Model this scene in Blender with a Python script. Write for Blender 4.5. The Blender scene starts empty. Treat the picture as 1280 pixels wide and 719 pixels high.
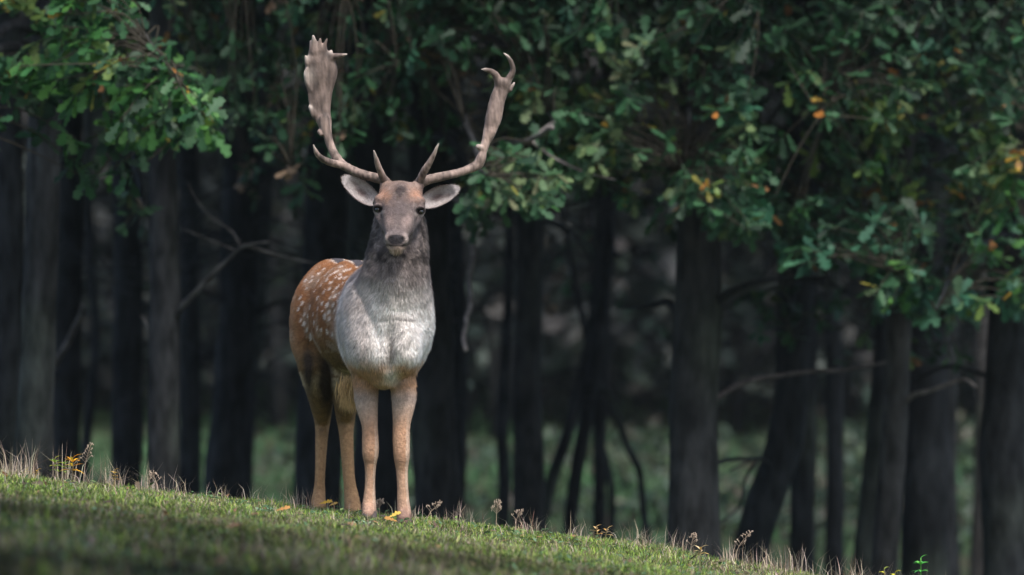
import bpy, math, random
import numpy as np
from mathutils import Vector, noise as mnoise

random.seed(7)
RNG = np.random.default_rng(7)
scene = bpy.context.scene
C = scene.collection

# ------------------------------------------------------------------ camera
FPX = 7111.1          # 200 mm lens on 36 mm sensor, in 1280-wide pixels
HOR = 470.0           # horizon row
CAMZ = 0.5
cam_d = bpy.data.cameras.new("camera")
cam = bpy.data.objects.new("camera", cam_d)
C.objects.link(cam)
cam.location = (0, 0, CAMZ)
cam.rotation_euler = (math.radians(90), 0, 0)
cam_d.lens = 200
cam_d.sensor_width = 36
cam_d.shift_y = (HOR - 359.5) / 1280.0
cam_d.clip_start = 0.5
cam_d.clip_end = 2000
cam_d.dof.use_dof = True
cam_d.dof.focus_distance = 20.35
cam_d.dof.aperture_fstop = 2.9
scene.camera = cam

# ------------------------------------------------------------------ world and sun (bright overcast)
SUN_EL, SUN_AZ = math.radians(58), math.radians(155)   # azimuth clockwise from +Y: behind the camera, to the right
w = bpy.data.worlds.new("World")
scene.world = w
w.use_nodes = True
wn = w.node_tree
bg = wn.nodes["Background"]
sky = wn.nodes.new("ShaderNodeTexSky")
sky.sky_type = 'NISHITA'
sky.sun_disc = False
sky.sun_elevation = SUN_EL
sky.sun_rotation = SUN_AZ
sky.dust_density = 3.0
wn.links.new(sky.outputs[0], bg.inputs[0])
bg.inputs[1].default_value = 0.15
sun_d = bpy.data.lights.new("sun", 'SUN')
sun_d.energy = 2.5
sun_d.angle = math.radians(14)
sun_d.color = (1.0, 0.96, 0.90)
sun = bpy.data.objects.new("sun", sun_d)
C.objects.link(sun)
sdir = Vector((math.sin(SUN_AZ) * math.cos(SUN_EL), math.cos(SUN_AZ) * math.cos(SUN_EL), math.sin(SUN_EL)))
sun.rotation_euler = sdir.to_track_quat('Z', 'Y').to_euler()
sun.location = sdir * 40
scene.view_settings.view_transform = 'Standard'
scene.view_settings.look = 'None'
scene.view_settings.exposure = 0.88
scene.cycles.max_bounces = 6
scene.cycles.diffuse_bounces = 3
scene.cycles.transmission_bounces = 4

# ------------------------------------------------------------------ helpers
def at(px, py, Y):
    return np.array([(px - 640.0) * Y / FPX, Y, CAMZ + (HOR - py) * Y / FPX])

def sstep(a, b, x):
    t = np.clip((x - a) / (b - a), 0, 1)
    return t * t * (3 - 2 * t)

def vnoise(P, scale, seed=0):
    """cheap smooth value noise, vectorised; returns -1..1"""
    Q = np.asarray(P, float) * scale + seed * 17.31
    I = np.floor(Q).astype(np.int64)
    F = Q - I
    F = F * F * (3 - 2 * F)
    def h(ix, iy, iz):
        n = (ix * 73856093) ^ (iy * 19349663) ^ (iz * 83492791) ^ (seed * 2654435761)
        n = (n ^ (n >> 13)) * 1274126177
        n = n & 0x7fffffff
        n = ((n ^ (n >> 16)) * 69069) & 0x7fffffff
        return (n % 100003) / 50001.5 - 1.0
    r = 0
    for dx in (0, 1):
        wx = F[..., 0] if dx else 1 - F[..., 0]
        for dy in (0, 1):
            wy = F[..., 1] if dy else 1 - F[..., 1]
            for dz in (0, 1):
                wz = F[..., 2] if dz else 1 - F[..., 2]
                r = r + wx * wy * wz * h(I[..., 0] + dx, I[..., 1] + dy, I[..., 2] + dz)
    return r

def mesh_np(name, V, F, col=None, smooth=True, normals=None):
    """V (n,3), F (m,3) or (m,4)"""
    V = np.asarray(V, np.float32); F = np.asarray(F, np.int32)
    me = bpy.data.meshes.new(name)
    n, (m, k) = len(V), F.shape
    me.vertices.add(n); me.vertices.foreach_set("co", V.ravel())
    me.loops.add(m * k); me.loops.foreach_set("vertex_index", F.ravel())
    me.polygons.add(m)
    me.polygons.foreach_set("loop_start", np.arange(0, m * k, k, dtype=np.int32))
    me.polygons.foreach_set("loop_total", np.full(m, k, np.int32))
    me.polygons.foreach_set("use_smooth", np.full(m, smooth, bool))
    me.update(calc_edges=True)
    if col is not None:
        a = me.color_attributes.new("col", 'FLOAT_COLOR', 'POINT')
        c4 = np.ones((n, 4), np.float32); c4[:, :3] = np.clip(col, 0, 1)
        a.data.foreach_set("color", c4.ravel())
    if normals is not None:
        me.normals_split_custom_set_from_vertices(np.asarray(normals, np.float32))
    return me

def link(name, me, mat, parent=None):
    o = bpy.data.objects.new(name, me)
    C.objects.link(o)
    if mat is not None and len(me.materials) == 0:
        me.materials.append(mat)
    if parent is not None:
        o.parent = parent
        o.location = -Vector(parent.location)
    return o

def empty(name, loc, label, cat, group=None):
    o = bpy.data.objects.new(name, None)
    C.objects.link(o)
    o.location = Vector([float(v) for v in loc])
    o.empty_display_size = 0.1
    o['label'] = label; o['category'] = cat
    if group: o['group'] = group
    return o

class MB:
    """collects triangles/quads (as tris) with colours"""
    def __init__(s): s.V = []; s.F = []; s.Cc = []; s.n = 0
    def add(s, V, F, c=None):
        V = np.asarray(V, float); F = np.asarray(F, int)
        if F.shape[1] == 4:
            F = np.vstack([F[:, [0, 1, 2]], F[:, [0, 2, 3]]])
        s.V.append(V); s.F.append(F + s.n); s.n += len(V)
        c = np.array([0.5, 0.5, 0.5]) if c is None else np.asarray(c, float)
        s.Cc.append(np.broadcast_to(c, V.shape).copy())
    def mesh(s, name, smooth=True):
        return mesh_np(name, np.vstack(s.V), np.vstack(s.F), np.vstack(s.Cc), smooth)

def catmull(P, n):
    P = np.asarray(P, float)
    if len(P) < 3:
        t = np.linspace(0, 1, n)[:, None]
        return P[0] * (1 - t) + P[-1] * t
    Q = np.vstack([2 * P[0] - P[1], P, 2 * P[-1] - P[-2]])
    seg = len(P) - 1
    out = []
    for u in np.linspace(0, seg - 1e-6, n):
        i = int(u); t = u - i
        a, b, c, d = Q[i], Q[i + 1], Q[i + 2], Q[i + 3]
        out.append(0.5 * ((2 * b) + (c - a) * t + (2 * a - 5 * b + 4 * c - d) * t * t + (3 * b - a - 3 * c + d) * t ** 3))
    return np.array(out)

def tube(P, R, sides=8, rough=0.0, seed=0, ridges=0.0):
    """P (n,3), R (n,), closed with end caps"""
    P = np.asarray(P, float); n = len(P); R = np.broadcast_to(R, n)
    T = np.gradient(P, axis=0); T /= np.linalg.norm(T, axis=1)[:, None] + 1e-9
    up = np.array([0.0, 1.0, 0.0]) if abs(T[0][1]) < 0.8 else np.array([1.0, 0, 0])
    A = np.cross(T, up); A /= np.linalg.norm(A, axis=1)[:, None] + 1e-9
    B = np.cross(T, A)
    ang = np.linspace(0, 2 * np.pi, sides, endpoint=False)
    V = P[:, None, :] + R[:, None, None] * (np.cos(ang)[None, :, None] * A[:, None, :] + np.sin(ang)[None, :, None] * B[:, None, :])
    if rough > 0 or ridges > 0:
        D = V - P[:, None, :]
        nz = 1 + rough * vnoise(V * np.array([1, 1, 0.5]), 1.1 / max(R.max(), .01), seed) 
        if ridges > 0:
            rd = vnoise(np.stack([np.cos(ang)[None, :] * 3.2 + 0 * V[..., 0], np.sin(ang)[None, :] * 3.2 + 0 * V[..., 0], V[..., 2] * 2.5], -1), 1.0, seed + 3)
            nz = nz + ridges * rd
        V = P[:, None, :] + D * nz[..., None]
    V = V.reshape(-1, 3)
    i = np.arange(n - 1)[:, None] * sides; j = np.arange(sides)[None, :]; j2 = (j + 1) % sides
    F = np.stack([i + j, i + j2, i + sides + j2, i + sides + j], -1).reshape(-1, 4)
    F = np.vstack([F[:, [0, 1, 2]], F[:, [0, 2, 3]]])
    V = np.vstack([V, P[0], P[-1]])
    c0, c1 = n * sides, n * sides + 1
    jj = np.arange(sides); jn = (jj + 1) % sides
    F = np.vstack([F, np.stack([np.full(sides, c0), jn, jj], -1), np.stack([np.full(sides, c1), (n - 1) * sides + jj, (n - 1) * sides + jn], -1)])
    return V, F

def rand_rot(n, rng):
    q = rng.normal(size=(n, 4)); q /= np.linalg.norm(q, axis=1)[:, None]
    w_, x, y, z = q.T
    return np.stack([1 - 2 * (y * y + z * z), 2 * (x * y - z * w_), 2 * (x * z + y * w_),
                     2 * (x * y + z * w_), 1 - 2 * (x * x + z * z), 2 * (y * z - x * w_),
                     2 * (x * z - y * w_), 2 * (y * z + x * w_), 1 - 2 * (x * x + y * y)], -1).reshape(n, 3, 3)

def frame_from(D, U):
    """columns: x=side, y=direction, z=normal"""
    D = D / (np.linalg.norm(D, axis=1)[:, None] + 1e-9)
    S = np.cross(D, U); S /= np.linalg.norm(S, axis=1)[:, None] + 1e-9
    N = np.cross(S, D)
    return np.stack([S, D, N], -1)

def scatter(V0, F0, pos, rot, scl, col):
    n, k = len(pos), len(V0)
    V = np.einsum('nij,kj->nki', rot, V0) * scl[:, None, None] + pos[:, None, :]
    F = F0[None] + (np.arange(n) * k)[:, None, None]
    Cc = np.repeat(col[:, None, :], k, 1)
    return V.reshape(-1, 3), F.reshape(-1, F0.shape[1]), Cc.reshape(-1, 3)

# ------------------------------------------------------------------ materials
def newmat(name):
    m = bpy.data.materials.new(name); m.use_nodes = True
    nt = m.node_tree
    return m, nt, nt.nodes["Principled BSDF"], nt.nodes["Material Output"]

def attr_mat(name, rough=0.7, noise_scale=30, noise_amt=0.3, bump=0.0, bump_scale=80, transl=0.0, spec=0.3, sheen=0.0, stretch=(1, 1, 1)):
    m, nt, b, out = newmat(name)
    at_ = nt.nodes.new("ShaderNodeAttribute"); at_.attribute_name = "col"
    tc = nt.nodes.new("ShaderNodeTexCoord")
    mp = nt.nodes.new("ShaderNodeMapping"); mp.inputs['Scale'].default_value = stretch
    nt.links.new(tc.outputs['Object'], mp.inputs[0])
    nz = nt.nodes.new("ShaderNodeTexNoise"); nz.inputs['Scale'].default_value = noise_scale; nz.inputs['Detail'].default_value = 5
    nt.links.new(mp.outputs[0], nz.inputs['Vector'])
    mr = nt.nodes.new("ShaderNodeMapRange")
    mr.inputs[1].default_value = 0.3; mr.inputs[2].default_value = 0.7
    mr.inputs[3].default_value = 1 - noise_amt; mr.inputs[4].default_value = 1 + noise_amt
    nt.links.new(nz.outputs[0], mr.inputs[0])
    mx = nt.nodes.new("ShaderNodeVectorMath"); mx.operation = 'SCALE'
    nt.links.new(at_.outputs['Color'], mx.inputs[0]); nt.links.new(mr.outputs[0], mx.inputs['Scale'])
    nt.links.new(mx.outputs[0], b.inputs['Base Color'])
    b.inputs['Roughness'].default_value = rough
    b.inputs['Specular IOR Level'].default_value = spec
    if sheen:
        b.inputs['Sheen Weight'].default_value = sheen; b.inputs['Sheen Roughness'].default_value = 0.4
    if bump:
        n2 = nt.nodes.new("ShaderNodeTexNoise"); n2.inputs['Scale'].default_value = bump_scale; n2.inputs['Detail'].default_value = 6
        nt.links.new(mp.outputs[0], n2.inputs['Vector'])
        bp = nt.nodes.new("ShaderNodeBump"); bp.inputs['Strength'].default_value = bump; bp.inputs['Distance'].default_value = 0.01
        nt.links.new(n2.outputs[0], bp.inputs['Height']); nt.links.new(bp.outputs[0], b.inputs['Normal'])
    if transl:
        tr = nt.nodes.new("ShaderNodeBsdfTranslucent")
        nt.links.new(mx.outputs[0], tr.inputs[0])
        ms = nt.nodes.new("ShaderNodeMixShader"); ms.inputs[0].default_value = transl
        nt.links.new(b.outputs[0], ms.inputs[1]); nt.links.new(tr.outputs[0], ms.inputs[2])
        nt.links.new(ms.outputs[0], out.inputs[0])
    return m

M_leaf = attr_mat("leaf_green", rough=0.55, noise_scale=25, noise_amt=0.25, transl=0.22, spec=0.3)
M_grass = attr_mat("grass_blades", rough=0.7, noise_scale=12, noise_amt=0.25, transl=0.2, spec=0.15)
M_bark = attr_mat("bark", rough=0.95, noise_scale=22, noise_amt=0.55, bump=1.0, bump_scale=38, spec=0.1, stretch=(1, 1, 0.32))
M_fur = attr_mat("coat_hair", rough=0.75, noise_scale=60, noise_amt=0.12, spec=0.12, sheen=0.0)
M_skin = attr_mat("coat_skin", rough=0.9, noise_scale=70, noise_amt=0.25, bump=0.5, bump_scale=160, spec=0.1)
M_antler = attr_mat("antler", rough=0.62, noise_scale=45, noise_amt=0.30, bump=0.6, bump_scale=70, spec=0.3, stretch=(1, 1, 0.35))
M_horn = attr_mat("hoof_horn", rough=0.5, noise_scale=60, noise_amt=0.3, bump=0.3, spec=0.4)
M_nose = attr_mat("wet_nose", rough=0.28, noise_scale=200, noise_amt=0.2, bump=0.4, bump_scale=350, spec=0.6)
M_eye = attr_mat("eye", rough=0.06, noise_scale=100, noise_amt=0.1, spec=0.8)
M_twig = attr_mat("twig_bark", rough=0.9, noise_scale=40, noise_amt=0.35, spec=0.1)

def ground_mat():
    m, nt, b, out = newmat("ground_soil")
    tc = nt.nodes.new("ShaderNodeTexCoord")
    n1 = nt.nodes.new("ShaderNodeTexNoise"); n1.inputs['Scale'].default_value = 0.35; n1.inputs['Detail'].default_value = 5
    n2 = nt.nodes.new("ShaderNodeTexNoise"); n2.inputs['Scale'].default_value = 9; n2.inputs['Detail'].default_value = 8
    nt.links.new(tc.outputs['Object'], n1.inputs['Vector']); nt.links.new(tc.outputs['Object'], n2.inputs['Vector'])
    r1 = nt.nodes.new("ShaderNodeValToRGB")
    r1.color_ramp.elements[0].position = 0.35; r1.color_ramp.elements[0].color = (0.026, 0.040, 0.022, 1)
    r1.color_ramp.elements[1].position = 0.66; r1.color_ramp.elements[1].color = (0.055, 0.13, 0.060, 1)
    r2 = nt.nodes.new("ShaderNodeValToRGB")
    r2.color_ramp.elements[0].position = 0.4; r2.color_ramp.elements[0].color = (0.6, 0.55, 0.5, 1)
    r2.color_ramp.elements[1].position = 0.65; r2.color_ramp.elements[1].color = (1.2, 1.15, 1.1, 1)
    nt.links.new(n1.outputs[0], r1.inputs[0]); nt.links.new(n2.outputs[0], r2.inputs[0])
    mx = nt.nodes.new("ShaderNodeMix"); mx.data_type = 'RGBA'; mx.blend_type = 'MULTIPLY'; mx.inputs[0].default_value = 1
    nt.links.new(r1.outputs[0], mx.inputs[6]); nt.links.new(r2.outputs[0], mx.inputs[7])
    n3 = nt.nodes.new("ShaderNodeTexNoise"); n3.inputs['Scale'].default_value = 2.2; n3.inputs['Detail'].default_value = 6
    nt.links.new(tc.outputs['Object'], n3.inputs['Vector'])
    r3 = nt.nodes.new("ShaderNodeMapRange"); r3.inputs[1].default_value = .42; r3.inputs[2].default_value = .6
    nt.links.new(n3.outputs[0], r3.inputs[0])
    m3 = nt.nodes.new("ShaderNodeMix"); m3.data_type = 'RGBA'; nt.links.new(r3.outputs[0], m3.inputs[0])
    nt.links.new(mx.outputs[2], m3.inputs[6]); m3.inputs[7].default_value = (.036, .034, .020, 1)
    sp = nt.nodes.new("ShaderNodeSeparateXYZ"); nt.links.new(tc.outputs['Object'], sp.inputs[0])
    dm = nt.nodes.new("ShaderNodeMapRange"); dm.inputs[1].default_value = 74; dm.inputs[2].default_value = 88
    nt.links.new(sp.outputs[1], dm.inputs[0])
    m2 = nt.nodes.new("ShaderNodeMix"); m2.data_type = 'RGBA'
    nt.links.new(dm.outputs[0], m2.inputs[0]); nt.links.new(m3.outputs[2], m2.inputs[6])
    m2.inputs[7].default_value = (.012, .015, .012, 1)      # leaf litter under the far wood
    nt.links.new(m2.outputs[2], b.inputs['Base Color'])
    b.inputs['Roughness'].default_value = 0.95; b.inputs['Specular IOR Level'].default_value = 0.1
    bp = nt.nodes.new("ShaderNodeBump"); bp.inputs['Strength'].default_value = 0.8; bp.inputs['Distance'].default_value = 0.05
    nt.links.new(n2.outputs[0], bp.inputs['Height']); nt.links.new(bp.outputs[0], b.inputs['Normal'])
    return m
M_ground = ground_mat()

# ------------------------------------------------------------------ ground
def gh(x, y):
    x = np.asarray(x, float); y = np.asarray(y, float)
    xs = 6.0 * np.tanh((x + 0.45) / 6.0)
    fade = 1 - 0.75 * sstep(24, 45, y)
    z = -0.022 - (0.105 * xs + 0.028 * np.clip(x + 0.45, 0, 3) ** 2) * fade
    d = np.maximum(y - 20.75, 0)
    z = z - 0.85 * (1 - np.exp(-(d / 2.7) ** 2))
    z = z + 1.0 * sstep(34, 78, y)
    z = z + 26 * sstep(96, 190, y)
    z = z - 0.25 * sstep(12, 4, y)
    P = np.stack([x, y, 0 * x], -1)
    near = 1 - sstep(60, 100, y)
    z = z + (0.022 * vnoise(P, 0.9, 1) + 0.012 * vnoise(P, 3.1, 2) + 0.006 * vnoise(P, 7.3, 3)) * near
    return z

def build_ground():
    ys = np.concatenate([np.linspace(-60, 6, 14), np.arange(7, 24, 0.07), np.arange(24, 60, 0.6), np.arange(60, 110, 2.5), np.linspace(112, 900, 40)])
    xs = np.concatenate([np.linspace(-500, -30, 18), np.linspace(-28, -3.2, 20), np.arange(-3.0, 3.01, 0.07), np.linspace(3.2, 28, 20), np.linspace(30, 500, 18)])
    X, Y = np.meshgrid(xs, ys)
    V = np.stack([X, Y, gh(X, Y)], -1).reshape(-1, 3)
    nx, ny = len(xs), len(ys)
    i = (np.arange(ny - 1)[:, None] * nx + np.arange(nx - 1)[None, :])
    F = np.stack([i, i + 1, i + nx + 1, i + nx], -1).reshape(-1, 4)
    o = link("ground", mesh_np("ground", V, F), M_ground)
    o['kind'] = 'structure'
build_ground()

# ------------------------------------------------------------------ grass
def blades(pos, L, W, bend, az, col, segs=2):
    """tapered bent blades; arrays; returns V,F,C"""
    n = len(pos)
    dx, dy = np.cos(az), np.sin(az)
    side = np.stack([-dy, dx, 0 * dx], -1)
    fwd = np.stack([dx, dy, 0 * dx], -1)
    ts = [0, 0.55, 1.0]
    rows = []
    for t, wf in zip(ts, (1.0, 0.7, 0.0)):
        c = pos + fwd * (bend * L * t * t)[:, None] + np.array([0, 0, 1.0]) * (L * t * (1 - 0.35 * bend * t))[:, None]
        if wf > 0:
            rows += [c - side * (W * wf * 0.5)[:, None], c + side * (W * wf * 0.5)[:, None]]
        else:
            rows += [c]
    V = np.stack(rows, 1)                       # n,5,3
    F0 = np.array([[0, 1, 3], [0, 3, 2], [2, 3, 4]])
    F = F0[None] + (np.arange(n) * 5)[:, None, None]
    cc = np.repeat(col[:, None, :], 5, 1)
    cc[:, :2] *= 0.8
    return V.reshape(-1, 3), F.reshape(-1, 3), cc.reshape(-1, 3)

def pick(cols, wts, n, rng, var=0.25):
    cols = np.array(cols); wts = np.array(wts, float); wts /= wts.sum()
    c = cols[rng.choice(len(cols), n, p=wts)]
    return c * (1 + var * (rng.random((n, 1)) * 2 - 1)) * (1 + 0.08 * (rng.random((n, 3)) * 2 - 1))

G_COLS = [(0.13, 0.22, 0.035), (0.24, 0.33, 0.06), (0.055, 0.10, 0.022), (0.34, 0.37, 0.13), (0.33, 0.25, 0.15), (0.12, 0.20, 0.09)]
D_COLS = [(0.36, 0.28, 0.20), (0.50, 0.42, 0.32), (0.15, 0.10, 0.065), (0.42, 0.34, 0.29)]

def build_grass():
    rng = np.random.default_rng(11)
    # short turf
    parts = []
    for (y0, y1, dens, lmin, lmax) in ((8.5, 16.5, 2900, .025, .060), (16.5, 21.9, 11500, .012, .034), (21.9, 25, 900, .03, .07)):
        xr = 2.6
        n = int((y1 - y0) * 2 * xr * dens)
        x = rng.uniform(-xr, xr, n); y = rng.uniform(y0, y1, n)
        P = np.stack([x, y, 0 * x], -1)
        patch = vnoise(P, 1.7, 5) * 0.6 + vnoise(P, 5.3, 6) * 0.4
        L = rng.uniform(lmin, lmax, n) * (1 + 0.35 * patch)
        pos = np.stack([x, y, gh(x, y) - 0.004], -1)
        green = pick(G_COLS[:4] + [G_COLS[5]], (5, 5, 4, 2.5, 2), n, rng, .45)
        dry = pick(D_COLS, (4, 3, 5, 2), n, rng, .4) * 0.8
        isdry = rng.random(n) < np.clip(0.27 + 0.60 * patch + 0.16 * sstep(19.0, 15.0, y), 0.06, 0.7)
        col = np.where(isdry[:, None], dry, green)
        # patchy shade low on the near slope, painted into the blade colours
        slope_shade = sstep(-0.5, 0.3, vnoise(P, 1.3, 9) + .5 * vnoise(P, 4.1, 10)) * sstep(19.6, 15.5, y + .25 * x)
        col = col * (1 - 0.82 * slope_shade[:, None])
        tuft = vnoise(P, 9.0, 16)
        col = col * (1 + .28 * tuft[:, None])
        L = L * (1 + .4 * np.clip(tuft, -.6, 1))
        hum = sstep(.1, .6, vnoise(P, 2.6, 15))
        L = L * (1 + .45 * hum)
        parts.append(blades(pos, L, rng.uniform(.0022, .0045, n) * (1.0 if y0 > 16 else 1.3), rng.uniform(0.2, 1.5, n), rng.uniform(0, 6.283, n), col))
    V = []; F = []; Cc = []; k = 0
    for v, f, c in parts:
        V.append(v); F.append(f + k); Cc.append(c); k += len(v)
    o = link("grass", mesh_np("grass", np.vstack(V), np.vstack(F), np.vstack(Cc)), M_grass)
    o['kind'] = 'stuff'; o['label'] = "short green turf mixed with dry blades on the sloping crest"; o['category'] = "grass"
    # dry stalks along the crest
    mb = MB()
    # density profile along the crest in picture columns: (px, weight)
    cx = np.array([-60, 0, 60, 100, 150, 200, 300, 360, 450, 560, 640, 720, 800, 900, 1000, 1100, 1340])
    cw = np.array([.8, .8, .8, .8, .7, 0.7, .35, .25, .2, .35, .55, .6, .6, .8, .9, .9, .8])
    n = 52000
    px = rng.uniform(-60, 1340, n); keep = rng.random(n) < np.interp(px, cx, cw) / 1.6
    clump = vnoise(np.stack([px / 22, 0 * px, 0 * px], -1), 1.0, 21)
    keep &= rng.random(n) < np.clip(0.42 + 0.9 * clump, .04, 1)
    px = px[keep]; n = len(px)
    Y = 20.45 + 1.35 * rng.random(n) ** 0.8
    x = (px - 640) * Y / FPX
    pos = np.stack([x, Y, gh(x, Y) - .004], -1)
    tallness = np.interp(px, [-60, 0, 100, 150, 250, 500, 560, 900, 1340], [1.25, 1.3, 1.4, 1.2, .8, .6, .8, 1.0, 1.15])
    L = (0.02 + 0.13 * rng.random(n) ** 2.7) * tallness
    v, f, c = blades(pos, L, rng.uniform(.0011, .0030, n), rng.uniform(0.0, 1.0, n), rng.uniform(0, 6.283, n), pick(D_COLS, (3, 4, 2, 3), n, rng))
    mb.add(v, f, c)
    # sparse dry stalks lower on the slope and strewn flat litter
    n = 2600
    y = rng.uniform(15, 20.7, n); x = rng.uniform(-2.4, 2.4, n)
    pos = np.stack([x, y, gh(x, y)], -1)
    v, f, c = blades(pos, 0.03 + 0.06 * rng.random(n) ** 2, rng.uniform(.002, .0035, n), rng.uniform(0.2, 1.6, n), rng.uniform(0, 6.283, n), pick(D_COLS, (3, 2, 4, 2), n, rng) * 0.8)
    mb.add(v, f, c)
    o = link("dry_stalks", mb.mesh("dry_stalks"), M_grass)
    o['kind'] = 'stuff'; o['label'] = "dead straw coloured grass stalks standing along the crest"; o['category'] = "dry grass"
build_grass()

# ------------------------------------------------------------------ implicit surface tools
class Field:
    def __init__(s, lo, hi, h):
        s.lo = np.array(lo, float); s.h = h
        s.n = np.ceil((np.array(hi) - s.lo) / h).astype(int) + 1
        s.f = np.full(s.n, 0.25, np.float32)
    def sub(s, lo, hi):
        a = np.maximum(np.floor((lo - s.lo) / s.h).astype(int), 0)
        b = np.minimum(np.ceil((hi - s.lo) / s.h).astype(int) + 1, s.n)
        if np.any(b <= a): return None
        sl = tuple(slice(a[i], b[i]) for i in range(3))
        ax = [s.lo[i] + s.h * np.arange(a[i], b[i]) for i in range(3)]
        X, Y, Z = np.meshgrid(*ax, indexing='ij', sparse=True)
        return sl, X, Y, Z
    def blend(s, sl, d, k, op):
        f = s.f[sl]
        if op == 'sub':
            d = -d
            hh = np.clip(0.5 - 0.5 * (d - f) / k, 0, 1)
            s.f[sl] = (f * hh + d * (1 - hh)) + k * hh * (1 - hh)
        else:
            hh = np.clip(0.5 + 0.5 * (d - f) / k, 0, 1)
            s.f[sl] = (d * (1 - hh) + f * hh) - k * hh * (1 - hh)
    def cap(s, a, b, ra, rb, k=0.02, op='add', sc=(1, 1, 1)):
        a = np.asarray(a, float); b = np.asarray(b, float); sc = np.asarray(sc, float)
        m = (max(ra, rb) + k * 1.5 + 2 * s.h) * sc
        r = s.sub(np.minimum(a, b) - m, np.maximum(a, b) + m)
        if r is None: return
        sl, X, Y, Z = r
        A = a / sc; B = b / sc; AB = B - A; L2 = AB @ AB + 1e-12
        x = X / sc[0] - A[0]; y = Y / sc[1] - A[1]; z = Z / sc[2] - A[2]
        t = np.clip((x * AB[0] + y * AB[1] + z * AB[2]) / L2, 0, 1)
        dd = np.sqrt((x - t * AB[0]) ** 2 + (y - t * AB[1]) ** 2 + (z - t * AB[2]) ** 2) - (ra + (rb - ra) * t)
        s.blend(sl, (dd * sc.min()).astype(np.float32) if op == 'sub' or sc.min() < .9 else dd.astype(np.float32), k, op)
    def ell(s, c, r, k=0.03, op='add', rot=None):
        c = np.asarray(c, float); r = np.asarray(r, float)
        m = (r.max() if rot is not None else r) + k * 1.5 + 2 * s.h
        q = s.sub(c - m, c + m)
        if q is None: return
        sl, X, Y, Z = q
        x = X - c[0]; y = Y - c[1]; z = Z - c[2]
        if rot is not None:
            R = np.asarray(rot)
            x, y, z = (R[0, i] * 0 + R[0][i] * x + R[1][i] * y + R[2][i] * z for i in range(3))
        k0 = np.sqrt((x / r[0]) ** 2 + (y / r[1]) ** 2 + (z / r[2]) ** 2)
        k1 = np.sqrt((x / r[0] ** 2) ** 2 + (y / r[1] ** 2) ** 2 + (z / r[2] ** 2) ** 2) + 1e-9
        s.blend(sl, (k0 * (k0 - 1) / k1).astype(np.float32), k, op)
    def chain(s, pts, k=0.02, sc=(1, 1, 1), fine=4):
        """one smooth limb: a spline of joints and radii, hard union inside, blended once"""
        sc = np.asarray(sc, float)
        Q = catmull(np.array([[*a, ra] for a, ra in pts]), (len(pts) - 1) * fine + 1)
        Q[:, 3] = np.maximum(Q[:, 3], 5e-4)
        m = Q[:, 3].max() + k * 1.5 + 3 * s.h
        r = s.sub(Q[:, :3].min(0) - m * sc.clip(.5, 1.2), Q[:, :3].max(0) + m * sc.clip(.5, 1.2))
        sl, X, Y, Z = r
        shp = tuple(x.stop - x.start for x in sl)
        D = np.full(shp, 0.3, np.float32)
        for q0, q1 in zip(Q[:-1], Q[1:]):
            ra, rb = q0[3], q1[3]
            mm = (max(ra, rb) + k * 1.5 + 3 * s.h) * sc.clip(.5, 1.2)
            rr = s.sub(np.minimum(q0[:3], q1[:3]) - mm, np.maximum(q0[:3], q1[:3]) + mm)
            if rr is None: continue
            s2, X2, Y2, Z2 = rr
            A = q0[:3] / sc; AB = q1[:3] / sc - A; L2 = AB @ AB + 1e-12
            x = X2 / sc[0] - A[0]; y = Y2 / sc[1] - A[1]; z = Z2 / sc[2] - A[2]
            t = np.clip((x * AB[0] + y * AB[1] + z * AB[2]) / L2, 0, 1)
            dd = np.sqrt((x - t * AB[0]) ** 2 + (y - t * AB[1]) ** 2 + (z - t * AB[2]) ** 2) - (ra + (rb - ra) * t)
            if sc.min() < .9: dd = dd * sc.min()
            loc = tuple(slice(b.start - a.start, b.stop - a.start) for a, b in zip(sl, s2))
            if any(l.start < 0 for l in loc):
                cut = tuple(max(0, -l.start) for l in loc)
                dd = dd[cut[0]:, cut[1]:, cut[2]:]; loc = tuple(slice(max(0, l.start), l.stop) for l in loc)
            tgt = D[loc]
            dd = dd[:tgt.shape[0], :tgt.shape[1], :tgt.shape[2]]
            np.minimum(tgt, dd.astype(np.float32), out=tgt)
        s.blend(sl, D, k, 'add')
    def surface(s):
        f = s.f; ins = f < 0
        n = f.shape
        acc = np.zeros((n[0] - 1, n[1] - 1, n[2] - 1, 3), np.float32)
        cnt = np.zeros((n[0] - 1, n[1] - 1, n[2] - 1), np.float32)
        def cs(off): return tuple(slice(off[i], n[i] - 1 + off[i]) for i in range(3))
        for axis in range(3):
            o1, o2 = [i for i in range(3) if i != axis]
            for u in (0, 1):
                for v in (0, 1):
                    p = [0, 0, 0]; p[o1] = u; p[o2] = v
                    q = list(p); q[axis] = 1
                    fa, fb = f[cs(p)], f[cs(q)]
                    cr = (fa < 0) != (fb < 0)
                    idx = np.nonzero(cr)
                    a_, b_ = fa[idx], fb[idx]
                    t = a_ / (a_ - b_)
                    acc[idx + (np.full(len(t), axis),)] += t
                    if u: acc[idx + (np.full(len(t), o1),)] += 1
                    if v: acc[idx + (np.full(len(t), o2),)] += 1
                    cnt[idx] += 1
        act = cnt > 0
        ids = np.full(act.shape, -1, np.int64); ids[act] = np.arange(act.sum())
        I = np.argwhere(act)
        V = s.lo + s.h * (I + acc[act] / cnt[act][:, None])
        Fs = []
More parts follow.
